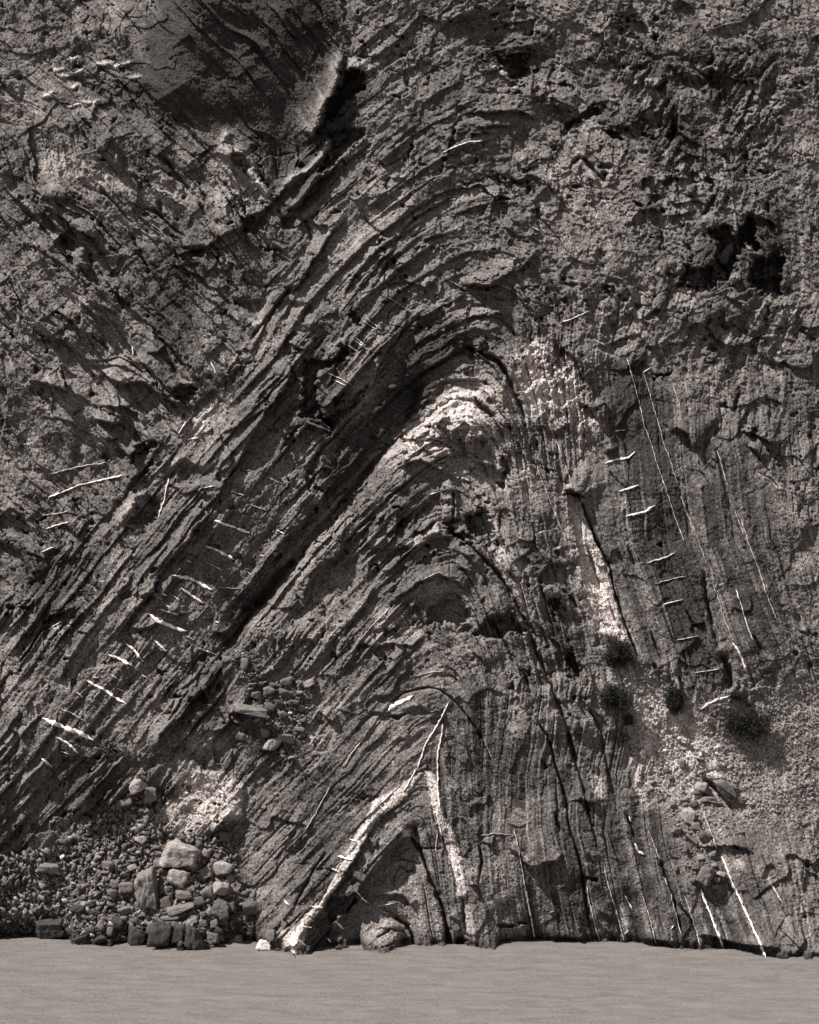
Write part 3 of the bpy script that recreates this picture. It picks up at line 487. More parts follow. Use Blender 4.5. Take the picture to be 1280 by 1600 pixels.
# thin network of pale veinlets round the pinched syncline
net = 1 - np.abs(perlin((U * .8 + V * .3) / 16 + .4 * fu, (V * .5 - U * .4) / 26, 75)) * 2.4
netm = mask(O, [(190, 820), (260, 640), (300, 560), (380, 540), (400, 600), (330, 680), (280, 760), (240, 830), (150, 980), (70, 1060), (70, 980), (120, 900)], 30)
alb += .22 * sm(.86, .99, net) * netm
alb = alb * (1 - .5 * scL - .35 * scM)  # ground under the stones darkened, painting shade into the gaps
wet = sm(-22, -4, V - vw[None, :] + 5 * perlin(U / 14, V / 14, 76)); alb *= 1 - .72 * wet
alb = np.clip(alb, .03, .6)

# ------------------------------------------------------------------ materials
def new_mat(name):
    m = bpy.data.materials.new(name); m.use_nodes = True; n = m.node_tree; b = n.nodes['Principled BSDF']
    b.inputs['Roughness'].default_value = .85; b.inputs['Specular IOR Level'].default_value = .25
    return m, n, b
def rock_mat(name, base, use_attr=False, speck=.8, bump_s=.5, rough=.85, scale=1.0):
    m, n, b = new_mat(name); L = n.links.new
    tc = n.nodes.new('ShaderNodeNewGeometry' if use_attr else 'ShaderNodeTexCoord'); co = tc.outputs['Position' if use_attr else 'Object']
    def noise(sc, det, r=.6):
        x = n.nodes.new('ShaderNodeTexNoise'); x.inputs['Scale'].default_value = sc * scale; x.inputs['Detail'].default_value = det; x.inputs['Roughness'].default_value = r; L(co, x.inputs['Vector']); return x.outputs[0]
    fine = noise(11, 3, .8); mid = noise(2.2, 4)
    mr = n.nodes.new('ShaderNodeMapRange'); mr.inputs[1].default_value = .36; mr.inputs[2].default_value = .64; mr.inputs[3].default_value = 1 - speck * .68; mr.inputs[4].default_value = 1 + speck * 1.0; L(fine, mr.inputs[0])
    m2 = n.nodes.new('ShaderNodeMapRange'); m2.inputs[1].default_value = .3; m2.inputs[2].default_value = .7; m2.inputs[3].default_value = .8; m2.inputs[4].default_value = 1.2; L(mid, m2.inputs[0])
    mul = n.nodes.new('ShaderNodeMath'); mul.operation = 'MULTIPLY'; L(mr.outputs[0], mul.inputs[0]); L(m2.outputs[0], mul.inputs[1])
    mv = n.nodes.new('ShaderNodeMath'); mv.operation = 'MULTIPLY'; L(mul.outputs[0], mv.inputs[0])
    if use_attr:
        at = n.nodes.new('ShaderNodeAttribute'); at.attribute_name = 'reflectance'; L(at.outputs['Fac'], mv.inputs[1])
    else: mv.inputs[1].default_value = base
    vm = n.nodes.new('ShaderNodeVectorMath'); vm.operation = 'SCALE'; vm.inputs[0].default_value = (1.085, .965, .905); L(mv.outputs[0], vm.inputs['Scale']); L(vm.outputs[0], b.inputs['Base Color'])
    bp = n.nodes.new('ShaderNodeBump'); bp.inputs['Strength'].default_value = bump_s; bp.inputs['Distance'].default_value = .09; L(noise(13, 4, .7), bp.inputs['Height']); L(bp.outputs[0], b.inputs['Normal'])
    b.inputs['Roughness'].default_value = rough
    return m
M_cliff = rock_mat('folded_rock', 0, True, .9, .8)
M_vein = rock_mat('quartz', .62, False, .6, .25); M_thin = rock_mat('thin_quartz', .40, False, .5, .25)
M_rock = rock_mat('boulder_rock', .14, False, .8, .7); M_pale = rock_mat('pale_rock', .24, False, .6, .6); M_dark = rock_mat('wet_dark_rock', .035, False, .8, .6, .6); M_white = rock_mat('quartz_rock', .55, False, .4, .4)
M_mid = rock_mat('dull_rock', .085, False, .8, .7)

# ------------------------------------------------------------------ mesh building
def link(me, name, mat, parent=None):
    o = bpy.data.objects.new(name, me); COL.objects.link(o)
    if mat: me.materials.append(mat)
    if parent: o.parent = parent
    return o
def mesh_np(name, co, quads=None, tris=None, smooth_=False):
    me = bpy.data.meshes.new(name); me.vertices.add(len(co)); me.vertices.foreach_set('co', np.asarray(co, np.float32).ravel())
    f = quads if quads is not None else tris; kk = f.shape[1]
    me.loops.add(f.size); me.loops.foreach_set('vertex_index', f.astype(np.int32).ravel())
    me.polygons.add(len(f)); me.polygons.foreach_set('loop_start', np.arange(0, f.size, kk, dtype=np.int32))
    if smooth_: me.polygons.foreach_set('use_smooth', np.ones(len(f), bool))
    me.update(calc_edges=True); return me
def pos(u, v, Y):
    return np.stack([(u - 640) * K * Y, Y - 70, 15 + (VH - v) * K * Y], -1)
H, W = U.shape
co = pos(U, V, Yg).reshape(-1, 3)
idx = np.arange(H * W).reshape(H, W)
q = np.stack([idx[:-1, :-1], idx[1:, :-1], idx[1:, 1:], idx[:-1, 1:]], -1).reshape(-1, 4)
me = mesh_np('cliff', co, quads=q)
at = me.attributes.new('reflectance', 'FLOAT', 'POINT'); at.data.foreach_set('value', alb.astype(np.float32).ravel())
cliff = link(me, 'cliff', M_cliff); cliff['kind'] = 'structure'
cliff['label'] = 'folded banded rock cliff rising from the river'

def surfY(u, v):
    u = np.asarray(u, float); v = np.asarray(v, float)
    j = np.clip(np.searchsorted(US, u) - 1, 0, W - 2); i = np.clip(np.searchsorted(VS, v) - 1, 0, H - 2)
    a = (u - US[j]) / (US[j + 1] - US[j]); b = (v - VS[i]) / (VS[i + 1] - VS[i])
    return (Yg[i, j] * (1 - a) + Yg[i, j + 1] * a) * (1 - b) + (Yg[i + 1, j] * (1 - a) + Yg[i + 1, j + 1] * a) * b

# ---- river
xs = np.concatenate([-np.geomspace(400, 25, 14), np.linspace(-24, 24, 240), np.geomspace(25, 400, 14)]); ys = np.concatenate([[-400, -200, -120, -90], np.linspace(-72, -20, 40), np.linspace(-19.8, 14, 240), [20, 30, 45]])
X, Yy = np.meshgrid(xs, ys)
Zr = .045 * fbm(X / 1.6, Yy / .5, 4, 80) + .03 * fbm(X / 6 + Yy * .1, Yy / 2.0, 3, 81)
rc = np.stack([X, Yy, Zr], -1).reshape(-1, 3); ii = np.arange(X.size).reshape(X.shape)
rq = np.stack([ii[:-1, :-1], ii[:-1, 1:], ii[1:, 1:], ii[1:, :-1]], -1).reshape(-1, 4)
Mr, n, b = new_mat('silty_water'); L = n.links.new
g = n.nodes.new('ShaderNodeNewGeometry'); mp = n.nodes.new('ShaderNodeMapping'); mp.inputs['Scale'].default_value = (.45, 1.3, 1); L(g.outputs['Position'], mp.inputs[0])
no = n.nodes.new('ShaderNodeTexNoise'); no.inputs['Scale'].default_value = 1.5; no.inputs['Detail'].default_value = 8; no.inputs['Roughness'].default_value = .7; no.inputs['Distortion'].default_value = .6; L(mp.outputs[0], no.inputs['Vector'])
no2 = n.nodes.new('ShaderNodeTexNoise'); no2.inputs['Scale'].default_value = 10; no2.inputs['Detail'].default_value = 2; L(g.outputs['Position'], no2.inputs['Vector'])
ad = n.nodes.new('ShaderNodeMath'); ad.operation = 'MULTIPLY_ADD'; ad.inputs[1].default_value = .8; L(no2.outputs[0], ad.inputs[0]); L(no.outputs[0], ad.inputs[2])
cr = n.nodes.new('ShaderNodeValToRGB'); cr.color_ramp.elements[0].position = .55; cr.color_ramp.elements[0].color = (.078, .071, .066, 1); cr.color_ramp.elements[1].position = 1.25; cr.color_ramp.elements[1].position = 1.0; cr.color_ramp.elements[1].color = (.155, .14, .131, 1); L(ad.outputs[0], cr.inputs[0]); L(cr.outputs[0], b.inputs['Base Color'])
bp = n.nodes.new('ShaderNodeBump'); bp.inputs['Strength'].default_value = .35; bp.inputs['Distance'].default_value = .06; L(ad.outputs[0], bp.inputs['Height']); L(bp.outputs[0], b.inputs['Normal']); b.inputs['Roughness'].default_value = .55
river = link(mesh_np('river', rc, quads=rq, smooth_=True), 'river', Mr); river['kind'] = 'structure'; river['label'] = 'pale silty river along the foot of the cliff'
# river bed ground so the water has something below it
gb = mesh_np('river_bed', [(-600, -500, -3), (600, -500, -3), (600, 200, -3), (-600, 200, -3)], quads=np.array([[0, 1, 2, 3]]))
o = link(gb, 'river_bed', M_mid); o['kind'] = 'structure'

# ------------------------------------------------------------------ quartz veins: parts of the cliff
VE = []
def ve(z, *items):
    for it in items: VE.append((zz(z, it[:-1]), it[-1] * z[2]))
ve(ZG, [(880, 42), (960, 68), (1055, 104), 8], [(835, 170), (900, 195), (985, 240), 8], [(675, 318), (760, 335), (870, 388), 10], [(712, 380), (770, 420), (825, 458), 7], [(550, 505), (600, 545), (660, 570), (740, 595), 12], [(600, 485), (700, 515), 5], [(432, 655), (480, 690), (525, 750), 7], [(350, 712), (420, 740), (472, 770), 8], [(240, 842), (330, 890), (440, 960), 9], [(20, 1030), (120, 1075), (200, 1100), (275, 1142), 15], [(92, 1128), (150, 1160), (200, 1205), 8], [(12, 1228), (70, 1275), 8], [(110, 985), (170, 1005), (230, 1045), 4], [(190, 900), (222, 925), 9], [(360, 810), (395, 835), 6], [(580, 640), (640, 695), 7], [(800, 680), (890, 712), 6], [(740, 238), (765, 252), 5], [(620, 410), (645, 418), 4], [(670, 415), (705, 440), 4], [(635, 465), (660, 478), 5], [(900, 375), (1000, 385), 3], [(1190, 90), (1230, 108), 6], [(1045, 300), (1065, 315), 5], [(1015, 350), (1035, 360), 5], [(880, 545), (905, 555), 5], [(270, 825), (300, 830), 5], [(515, 815), (545, 828), 4], [(390, 880), (425, 895), 4], [(1105, 215), (1130, 222), 4], [(50, 585), (120, 545), 5], [(15, 200), (80, 175), 5], [(840, 250), (925, 295), 4], [(110, 1195), (150, 1210), 4], [(740, 620), (780, 640), 4])
ve(ZD, [(50, 1080), (200, 1020), (320, 990), (420, 970), 6], [(35, 965), (180, 930), (340, 905), 4], [(20, 1170), (150, 1148), 4], [(40, 1235), (155, 1200), 5], [(1030, 945), (1065, 940), 4], [(1150, 980), (1220, 1010), 6], [(975, 1050), (1030, 1070), 4], [(1060, 1115), (1145, 1145), 4], [(600, 1180), (625, 1100), (640, 1040), (655, 985), 5], [(830, 1030), (880, 1020), 4], [(860, 395), (890, 460), 5], [(920, 380), (940, 410), 4], [(700, 760), (740, 700), (760, 680), 6], [(740, 790), (800, 780), 6], [(470, 320), (475, 370), 6])
ve(ZF, [(400, 910), (450, 890), (520, 880), (555, 850), 7], [(450, 748), (505, 740), 5], [(470, 1050), (520, 1035), (570, 1018), 7], [(510, 1170), (600, 1150), (650, 1120), 7], [(175, 205), (240, 185), (320, 148), 5], [(590, 455), (630, 430), 4], [(510, 380), (560, 550), (600, 720), (660, 900), (720, 1080), (790, 1280), 3.2], [(595, 460), (650, 640), (700, 820), (765, 1010), 3.2], [(780, 1070), (820, 1180), (855, 1280), 3], [(120, 700), (170, 830), (240, 1020), 3], [(670, 300), (695, 370), 3], [(60, 920), (120, 1080), (200, 1270), 3], [(960, 840), (1020, 1030), 4], [(740, 510), (780, 630), 3], [(1050, 1140), (1100, 1270), 4], [(330, 700), (370, 820), 3], [(340, 290), (415, 325), 4])
ve(ZI, [(740, 0), (800, 150), 3], [(810, 0), (860, 120), (910, 260), 3.2], [(940, 350), (970, 440), (1010, 560), (1045, 650), 3.2], [(1040, 650), (1080, 720), (1110, 800), 7], [(1055, 380), (1100, 520), (1140, 640), 5], [(1065, 0), (1150, 230), (1200, 380), (1260, 540), 4], [(610, 255), (680, 235), (750, 205), 6], [(650, 358), (800, 320), 3], [(690, 462), (790, 438), 5], [(760, 640), (870, 620), 4], [(840, 805), (970, 785), 4], [(880, 985), (940, 945), (1020, 922), 8], [(150, 0), (240, 220), (320, 420), 3], [(520, 580), (575, 715), 4], [(430, 500), (500, 620), 3], [(510, 22), (580, 0), 5], [(860, 860), (900, 950), 3])
ve(ZH, [(835, 950), (800, 1030), (720, 1160), (680, 1280), 6], [(808, 1060), (785, 1180), (780, 1300), 6], [(490, 1040), (400, 1140), (310, 1270), 4], [(670, 820), (740, 800), (800, 798), 3], [(520, 1000), (580, 955), (660, 920), 15], [(395, 640), (470, 550), (540, 475), 4], [(610, 215), (680, 160), (740, 130), 5], [(700, 340), (790, 300), (870, 345), 3], [(1010, 1130), (1055, 1240), 3])
ve(ZK, [(680, 190), (650, 245), (610, 310), 5], [(780, 200), (780, 300), (795, 400), 6], [(245, 280), (180, 400), (122, 500), 4], [(435, 5), (370, 90), (300, 190), 4], [(790, 470), (800, 530), 5], [(780, 520), (770, 610), 3], [(1165, 500), (1190, 620), (1220, 800), (1262, 1020), 4], [(280, 632), (355, 650), 9], [(250, 695), (295, 715), 8], [(150, 885), (205, 890), 12], [(105, 985), (150, 990), 8], [(75, 1045), (120, 1080), 10], [(50, 1105), (75, 1125), 7], [(130, 940), (160, 960), 5], [(270, 960), (315, 1000), 10], [(230, 1045), (250, 1065), 9], [(370, 805), (410, 850), (440, 870), 6], [(500, 910), (540, 920), 4], [(10, 850), (40, 880), 8], [(480, 370), (525, 415), 4], [(430, 450), (460, 465), 5], [(490, 880), (560, 870), 3], [(990, 530), (1060, 520), (1150, 525), 3], [(335, 545), (375, 560), 5], [(870, 680), (880, 720), 6])
ve(ZL, [(310, 780), (340, 930), (375, 1060), 5], [(5, 800), (30, 930), (50, 1040), 5], [(395, 680), (430, 820), (470, 950), (498, 1060), 4], [(880, 390), (930, 510), (965, 600), 5], [(985, 630), (1040, 770), (1110, 920), (1210, 1145), 7], [(880, 800), (940, 950), (995, 1095), 7], [(1215, 740), (1290, 870), 6], [(590, 830), (630, 960), (655, 1070), 4], [(620, 500), (675, 650), 4], [(730, 820), (785, 1030), 4], [(800, 830), (850, 980), (880, 1080), 4], [(510, 410), (530, 460), 5], [(550, 565), (570, 610), (600, 625), 8], [(500, 830), (540, 900), 6], [(730, 1000), (745, 980), 8], [(700, 740), (715, 780), 3], [(125, 915), (145, 908), 5])
ve(ZB, [(805, 570), (860, 545), (940, 515), (1000, 512), 5], [(840, 805), (870, 803), 6], [(1250, 940), (1290, 960), 5])
ve(ZE, [(400, 190), (470, 240), 4], [(420, 180), (500, 240), 4], [(520, 70), (620, 135), 4], [(360, 290), (430, 340), 6], [(330, 315), (380, 350), 6], [(370, 280), (420, 320), 6], [(230, 455), (350, 515), 4], [(260, 490), (320, 520), 4], [(130, 700), (240, 745), 7], [(740, 1065), (775, 1055), 5], [(780, 910), (850, 865), 4])
def ribbon(pts, wpx, seed):
    L_ = [0]; 
    for a, b in zip(pts, pts[1:]): L_.append(L_[-1] + math.dist(a, b))
    T = L_[-1]; nn = max(int(T / 1.1), 6); s = np.linspace(0, T, nn)
    x = np.interp(s, L_, [p[0] for p in pts]); y = np.interp(s, L_, [p[1] for p in pts])
    sd1 = fbm(s / 9, s * 0 + seed, 3, 200 + seed % 50); sd2 = fbm(s / 40, s * 0 + seed, 2, 260 + seed % 50)
    tx = np.gradient(x); ty = np.gradient(y); l = np.hypot(tx, ty); nx, ny = -ty / l, tx / l
    amp = min(1.2, T * .02); x = x + nx * (sd1 * .9 * min(1, amp) + sd2 * amp); y = y + ny * (sd1 * .9 * min(1, amp) + sd2 * amp)
    hw = .5 * wpx * np.clip(.8 + .6 * fbm(s / 8, s * 0 + seed, 3, 310 + seed % 40), .25, 1.8) * np.clip(np.minimum(s, T - s) / (wpx * 1.5 + 2), .12, 1) ** .6
    m = 5; c = np.linspace(-1, 1, m)
    uu = x[:, None] + nx[:, None] * hw[:, None] * c; vv = y[:, None] + ny[:, None] * hw[:, None] * c
    Y = surfY(uu, vv); pd = np.pad(Y, ((3, 3), (0, 0)), 'edge'); mn = np.min([pd[k_:k_ + nn] for k_ in range(7)], 0); mn = np.minimum(mn, mn.min(1)[:, None] * .5 + mn * .5)
    pd = np.pad(mn, ((2, 2), (0, 0)), 'edge'); Y = np.mean([pd[k_:k_ + nn] for k_ in range(5)], 0) * .75 + Y * .25 - .03 - .03 * (1 - c ** 2)
    # back row of vertices gives the vein its thickness inside the rock
    co = pos(uu, vv, Y); bk = pos(uu, vv, Y + .25)
    cc = np.concatenate([co.reshape(-1, 3), bk.reshape(-1, 3)]); i = np.arange(nn * m).reshape(nn, m); N = nn * m
    f = [np.stack([i[:-1, :-1], i[1:, :-1], i[1:, 1:], i[:-1, 1:]], -1).reshape(-1, 4)]
    f.append(np.stack([i[:-1, 0], i[:-1, 0] + N, i[1:, 0] + N, i[1:, 0]], -1)); f.append(np.stack([i[:-1, -1], i[1:, -1], i[1:, -1] + N, i[:-1, -1] + N], -1))
    return cc, np.concatenate(f)
def tot(v): return sum(math.dist(a, b) for a, b in zip(v[0], v[0][1:])) * (v[1] + 1)
VE = [v for v in VE if all(p[1] < 1520 for p in v[0])]
VE.sort(key=tot, reverse=True)
rest_c, rest_f, off = [], [], 0
for i, (pts, wp) in enumerate(VE):
    c_, f_ = ribbon(pts, (wp * 1.75 if wp > 2.1 else wp * 1.35 + .1 if wp > 1.4 else wp * 1.15 + .1), i)
    if i < 100: link(mesh_np('quartz_vein', c_, quads=f_), 'quartz_vein', M_vein if wp > 1.4 and not (pts[0][0] > 820 and wp < 2.0) else M_thin, cliff)
    else: rest_c.append(c_); rest_f.append(f_ + off); off += len(c_)
if rest_c:
    o = link(mesh_np('quartz_veinlets', np.concatenate(rest_c), quads=np.concatenate(rest_f)), 'quartz_veinlets', M_vein, cliff); o['kind'] = 'stuff'
print('veins', len(VE))

# ------------------------------------------------------------------ stones
import bmesh
def ico(sub):
    bm = bmesh.new(); bmesh.ops.create_icosphere(bm, subdivisions=sub, radius=1); c = np.array([v.co[:] for v in bm.verts]); f = np.array([[v.index for v in p.verts] for p in bm.faces]); bm.free(); return c, f
ICO = {s: ico(s) for s in (1, 2, 3, 4, 5)}
def stone(seed, sub=3, planes=11, rough=.065, flat=1.0):
    r = np.random.default_rng(seed); c, f = ICO[sub]
    n_ = np.concatenate([np.array([(1, 0, 0), (-1, 0, 0), (0, 1, 0), (0, -1, 0), (0, 0, 1), (0, 0, -1)]) + r.normal(size=(6, 3)) * .24, r.normal(size=(max(planes - 5, 2), 3))]); n_ /= np.linalg.norm(n_, axis=1)[:, None]; d_ = np.concatenate([r.uniform(.58, .72, 6), r.uniform(.72, .95, max(planes - 5, 2))])
    dot = c @ n_.T; rad = np.where(dot > .05, d_ / np.maximum(dot, .05), 9).min(1); rad = np.minimum(rad, 1.35)
    c2 = c * rad[:, None]
    nz = fbm(c2[:, 0] * 2.3 + seed, c2[:, 1] * 2.3 + c2[:, 2] * 1.9, 4, seed % 90, .6) + fbm(c2[:, 2] * 2.3 - seed, c2[:, 0] * 2.1 - c2[:, 1], 4, seed % 80, .6)
    c2 = c2 * (1 + rough * nz)[:, None]
    # small chipped ledges
    c2 = c2 * (1 + rough * 1.1 * facets(c2[:, 0] * 3 + seed, c2[:, 1] * 3 + c2[:, 2] * 2, seed % 70))[:, None]
    return c2, f
def add_stone(u, v, rx, ry, rot=0, mat=None, seed=0, name='boulder', label='', group=None, sub=3, planes=11, depth=None, sink=.25, tiltx=0, me=None, cat='boulder'):
    Y = float(surfY(u, v)); Yn = float(np.median(surfY(np.array([u - rx * .6, u + rx * .6, u, u]), np.array([v, v, v - ry * .6, v + ry * .6]))))
    Y = min(Y, Yn); sx, sz = rx * K * Y, ry * K * Y; sy = depth if depth else (sx + sz) * .5 * .85
    if me is None:
        c2, f = stone(seed, sub, planes)
        ext = np.abs(c2).max(0); me = mesh_np(name, c2 / ext, tris=f); me.materials.append(mat)
        if sub >= 4: pass
    o = bpy.data.objects.new(name, me); COL.objects.link(o)
    p = pos(np.float64(u), np.float64(v), Y - sy * (1 - 2 * sink)); 
    if p[2] < -.1: p[2] = max(p[2], -.1)
    o.location = p; o.scale = (sx, sy, sz); o.rotation_euler = (math.radians(tiltx), math.radians(rot), 0)
    o['label'] = label; o['category'] = cat
    if group: o['group'] = group
    return o
P1, P2, P3, P4 = (60, 1280, .15625), (230, 1280, .15625), (340, 1010, .15625), (1020, 1180, .15625)
GRP = {'H': 'boulders heaped at the foot of the pale rock patch', 'L': 'stones on the dark talus slope beside the river', 'M': 'broken blocks on the ledge beside the fold core', 'R': 'loose blocks on the right-hand gully scree'}
def bl(z, x, y, rx, ry, mat, lab, grp, rot=0, sub=3, planes=11, sink=.2, cat='boulder', name='boulder'):
    u, v = z[0] + x * z[2], z[1] + y * z[2]
    seed = int(x * 7 + y * 13 + z[0]) % 9973
    add_stone(u, v, rx * z[2] * 1.12, ry * z[2] * 1.12, rot, mat, seed, name, lab, GRP[grp] if grp in GRP else grp, sub, planes, None, sink, cat=cat)
R_, PA, DK, WH, MD = M_rock, M_pale, M_dark, M_white, M_mid
G1 = 'mid-sized angular grey block wedged in the boulder heap above the river'
named = [
 (P2, 340, 355, 205, 140, PA, 'largest pale flat-topped boulder crowning the heap, its right side dark', 'H', 8, 5, 9, .1),
 (P1, 1080, 725, 112, 215, R_, 'tall leaning slab of smooth grey rock standing upright left of the heap', 'H', -6, 5, 8, .1),
 (P2, 300, 600, 115, 95, PA, 'block with a bright flat top directly below the largest boulder', 'H', 15, 4, 8, .1),
 (P2, 748, 482, 102, 65, PA, 'pale rough boulder right of the largest boulder', 'H', -12, 4, 10, .12),
 (P2, 755, 680, 108, 78, PA, 'pale wedge-shaped boulder second down on the right edge of the heap', 'H', 8, 4, 9, .1),
 (P2, 735, 915, 88, 108, MD, 'upright dark egg-shaped boulder low in the heap', 'H', 5, 4, 14, .15),
 (P2, 1068, 880, 100, 85, MD, 'dull rounded boulder alone against the cliff right of the heap', 'H', 0, 4, 13, .25),
 (P2, 1035, 985, 62, 30, DK, 'thin dark slab under the lone dull boulder', 'H', 5, 3, 9, .2),
 (P2, 150, 1170, 112, 130, DK, 'wet black boulder at the water, leftmost of the three big black ones', 'H', 0, 4, 12, .2),
 (P2, 320, 1145, 60, 92, DK, 'narrow upright black boulder between two wider ones at the water', 'H', 3, 4, 9, .15),
 (P2, 470, 1185, 100, 118, DK, 'wet black boulder at the water, rightmost of the three big black ones', 'H', 0, 4, 12, .2),
 (P2, 665, 1190, 72, 60, R_, 'grey cracked block at the waterline right of the black boulders', 'H', 10, 4, 9, .2),
 (P2, 875, 1200, 82, 46, PA, 'pale low stone lying at the water edge', 'H', -8, 4, 12, .2),
 (P2, 1172, 1250, 72, 66, WH, 'white quartz boulder at the water edge left of the striped rock toe', None, 20, 4, 8, .15),
 (P2, 785, 172, 66, 60, MD, 'round grey boulder sheltering under the lip of the pale rock patch', 'H', 0, 4, 18, .15),
 (P2, 585, 330, 46, 42, PA, 'small pale cube-like stone right of the largest boulder top', 'H', 10, 3, 7, .2),
 (P2, 590, 520, 84, 62, R_, 'grey block in the shadow right of the largest boulder', 'H', -25, 4, 9, .2),
 (P2, 340, 890, 135, 42, R_, 'long flat slab lying in the middle of the heap', 'H', -12, 4, 9, .2),
 (P1, 880, 690, 75, 80, R_, 'angular block just left of the tall leaning slab', 'H', 10, 4, 8, .1),
 (P1, 110, 492, 112, 52, R_, 'wide flat boulder at the left edge of the talus casting a black shadow', 'L', 3, 4, 9, .1),
 (P1, 695, 458, 66, 40, R_, 'low rounded stone in the middle of the talus slope', 'L', -5, 4, 12, .2),
 (P1, 130, 1100, 165, 110, DK, 'big dark wet boulder at the water in the far left corner', 'L', 0, 5, 10, .2),
 (P1, 985, 1170, 100, 92, DK, 'black angular boulder at the water below the leaning slab', 'H', 10, 4, 9, .15),
 (P1, 1040, 205, 62, 52, PA, 'pale triangular stone on the gravel below the pale rock patch', 'L', -30, 4, 6, .2),
 (P1, 800, 1050, 62, 70, DK, 'dark upright stone in the lower talus', 'L', 0, 3, 9, .15),
 (P1, 400, 905, 66, 60, DK, 'dark squarish stone on the lower left talus', 'L', 0, 3, 9, .2),
 (P1, 625, 1062, 50, 46, R_, 'stone with a white streak near the water on the left talus', 'L', 30, 3, 8, .15),
 (ZJ, 490, 285, 46, 34, PA, 'slanting pale rock at the upper end of the left talus', 'L', -35, 4, 8, .2),
 (ZJ, 560, 318, 34, 48, R_, 'upright grey rock beside the slanting pale rock at the top of the left talus', 'L', -5, 4, 8, .15),
 (ZJ, 440, 362, 40, 24, R_, 'low stone below the slanting pale rock on the left talus', 'L', -10, 3, 9, .2),
 (P3, 540, 975, 82, 76, PA, 'large pale pointed block at the bottom of the ledge rubble', 'M', 20, 4, 7, .1),
 (P3, 685, 915, 82, 56, R_, 'block with a bright corner right of the pale pointed block', 'M', 5, 4, 9, .1),
 (P3, 330, 645, 165, 52, R_, 'long flat slab jutting over a dark shadow at the left of the rubble ledge', 'M', 8, 4, 9, .1),
 (P3, 400, 738, 48, 20, PA, 'small bright flake below the jutting slab', 'M', -20, 3, 8, .1),
 (P3, 270, 170, 38, 62, R_, 'upright stone standing alone above the rubble ledge', 'M', 0, 3, 8, .1),
 (P3, 915, 370, 85, 34, PA, 'pale elongated slab at the upper right end of the rubble ledge', 'M', -30, 4, 8, .2),
 (P4, 520, 1210, 92, 92, R_, 'largest rounded block at the bottom of the right-hand rubble', 'R', 15, 4, 12, .12),
 (P4, 350, 600, 72, 80, PA, 'pale crumbly block at the upper left of the right-hand rubble', 'R', 10, 4, 9, .15),
 (P4, 480, 1022, 36, 28, PA, 'small bright round stone above the largest rounded block', 'R', 0, 3, 14, .15),
 (P4, 740, 320, 130, 44, R_, 'long slanting slab half buried in the right gully scree', 'R', 40, 4, 8, .25),
 (P4, 300, 90, 36, 46, R_, 'isolated stone with a dark shadow high on the right gully scree', 'R', 0, 3, 8, .1),
 (P4, 385, 830, 82, 36, R_, 'slanting oblong stone in the middle of the right-hand rubble', 'R', 32, 4, 9, .15),
 (P4, 690, 1190, 50, 28, PA, 'bright flat stone right of the largest rounded block', 'R', 25, 3, 8, .12),
 (ZI, 630, 882, 26, 7, PA, 'thin bright slab lying aslant on the scree beside the narrow bush', 'R', 48, 3, 8, .1),
 (ZI, 1122, 945, 14, 26, R_, 'upright stone above the widest bush', 'R', -15, 3, 8, .1),
]
for r in named: bl(*r[:6], r[6], r[7], r[8], r[9], r[10], r[11])
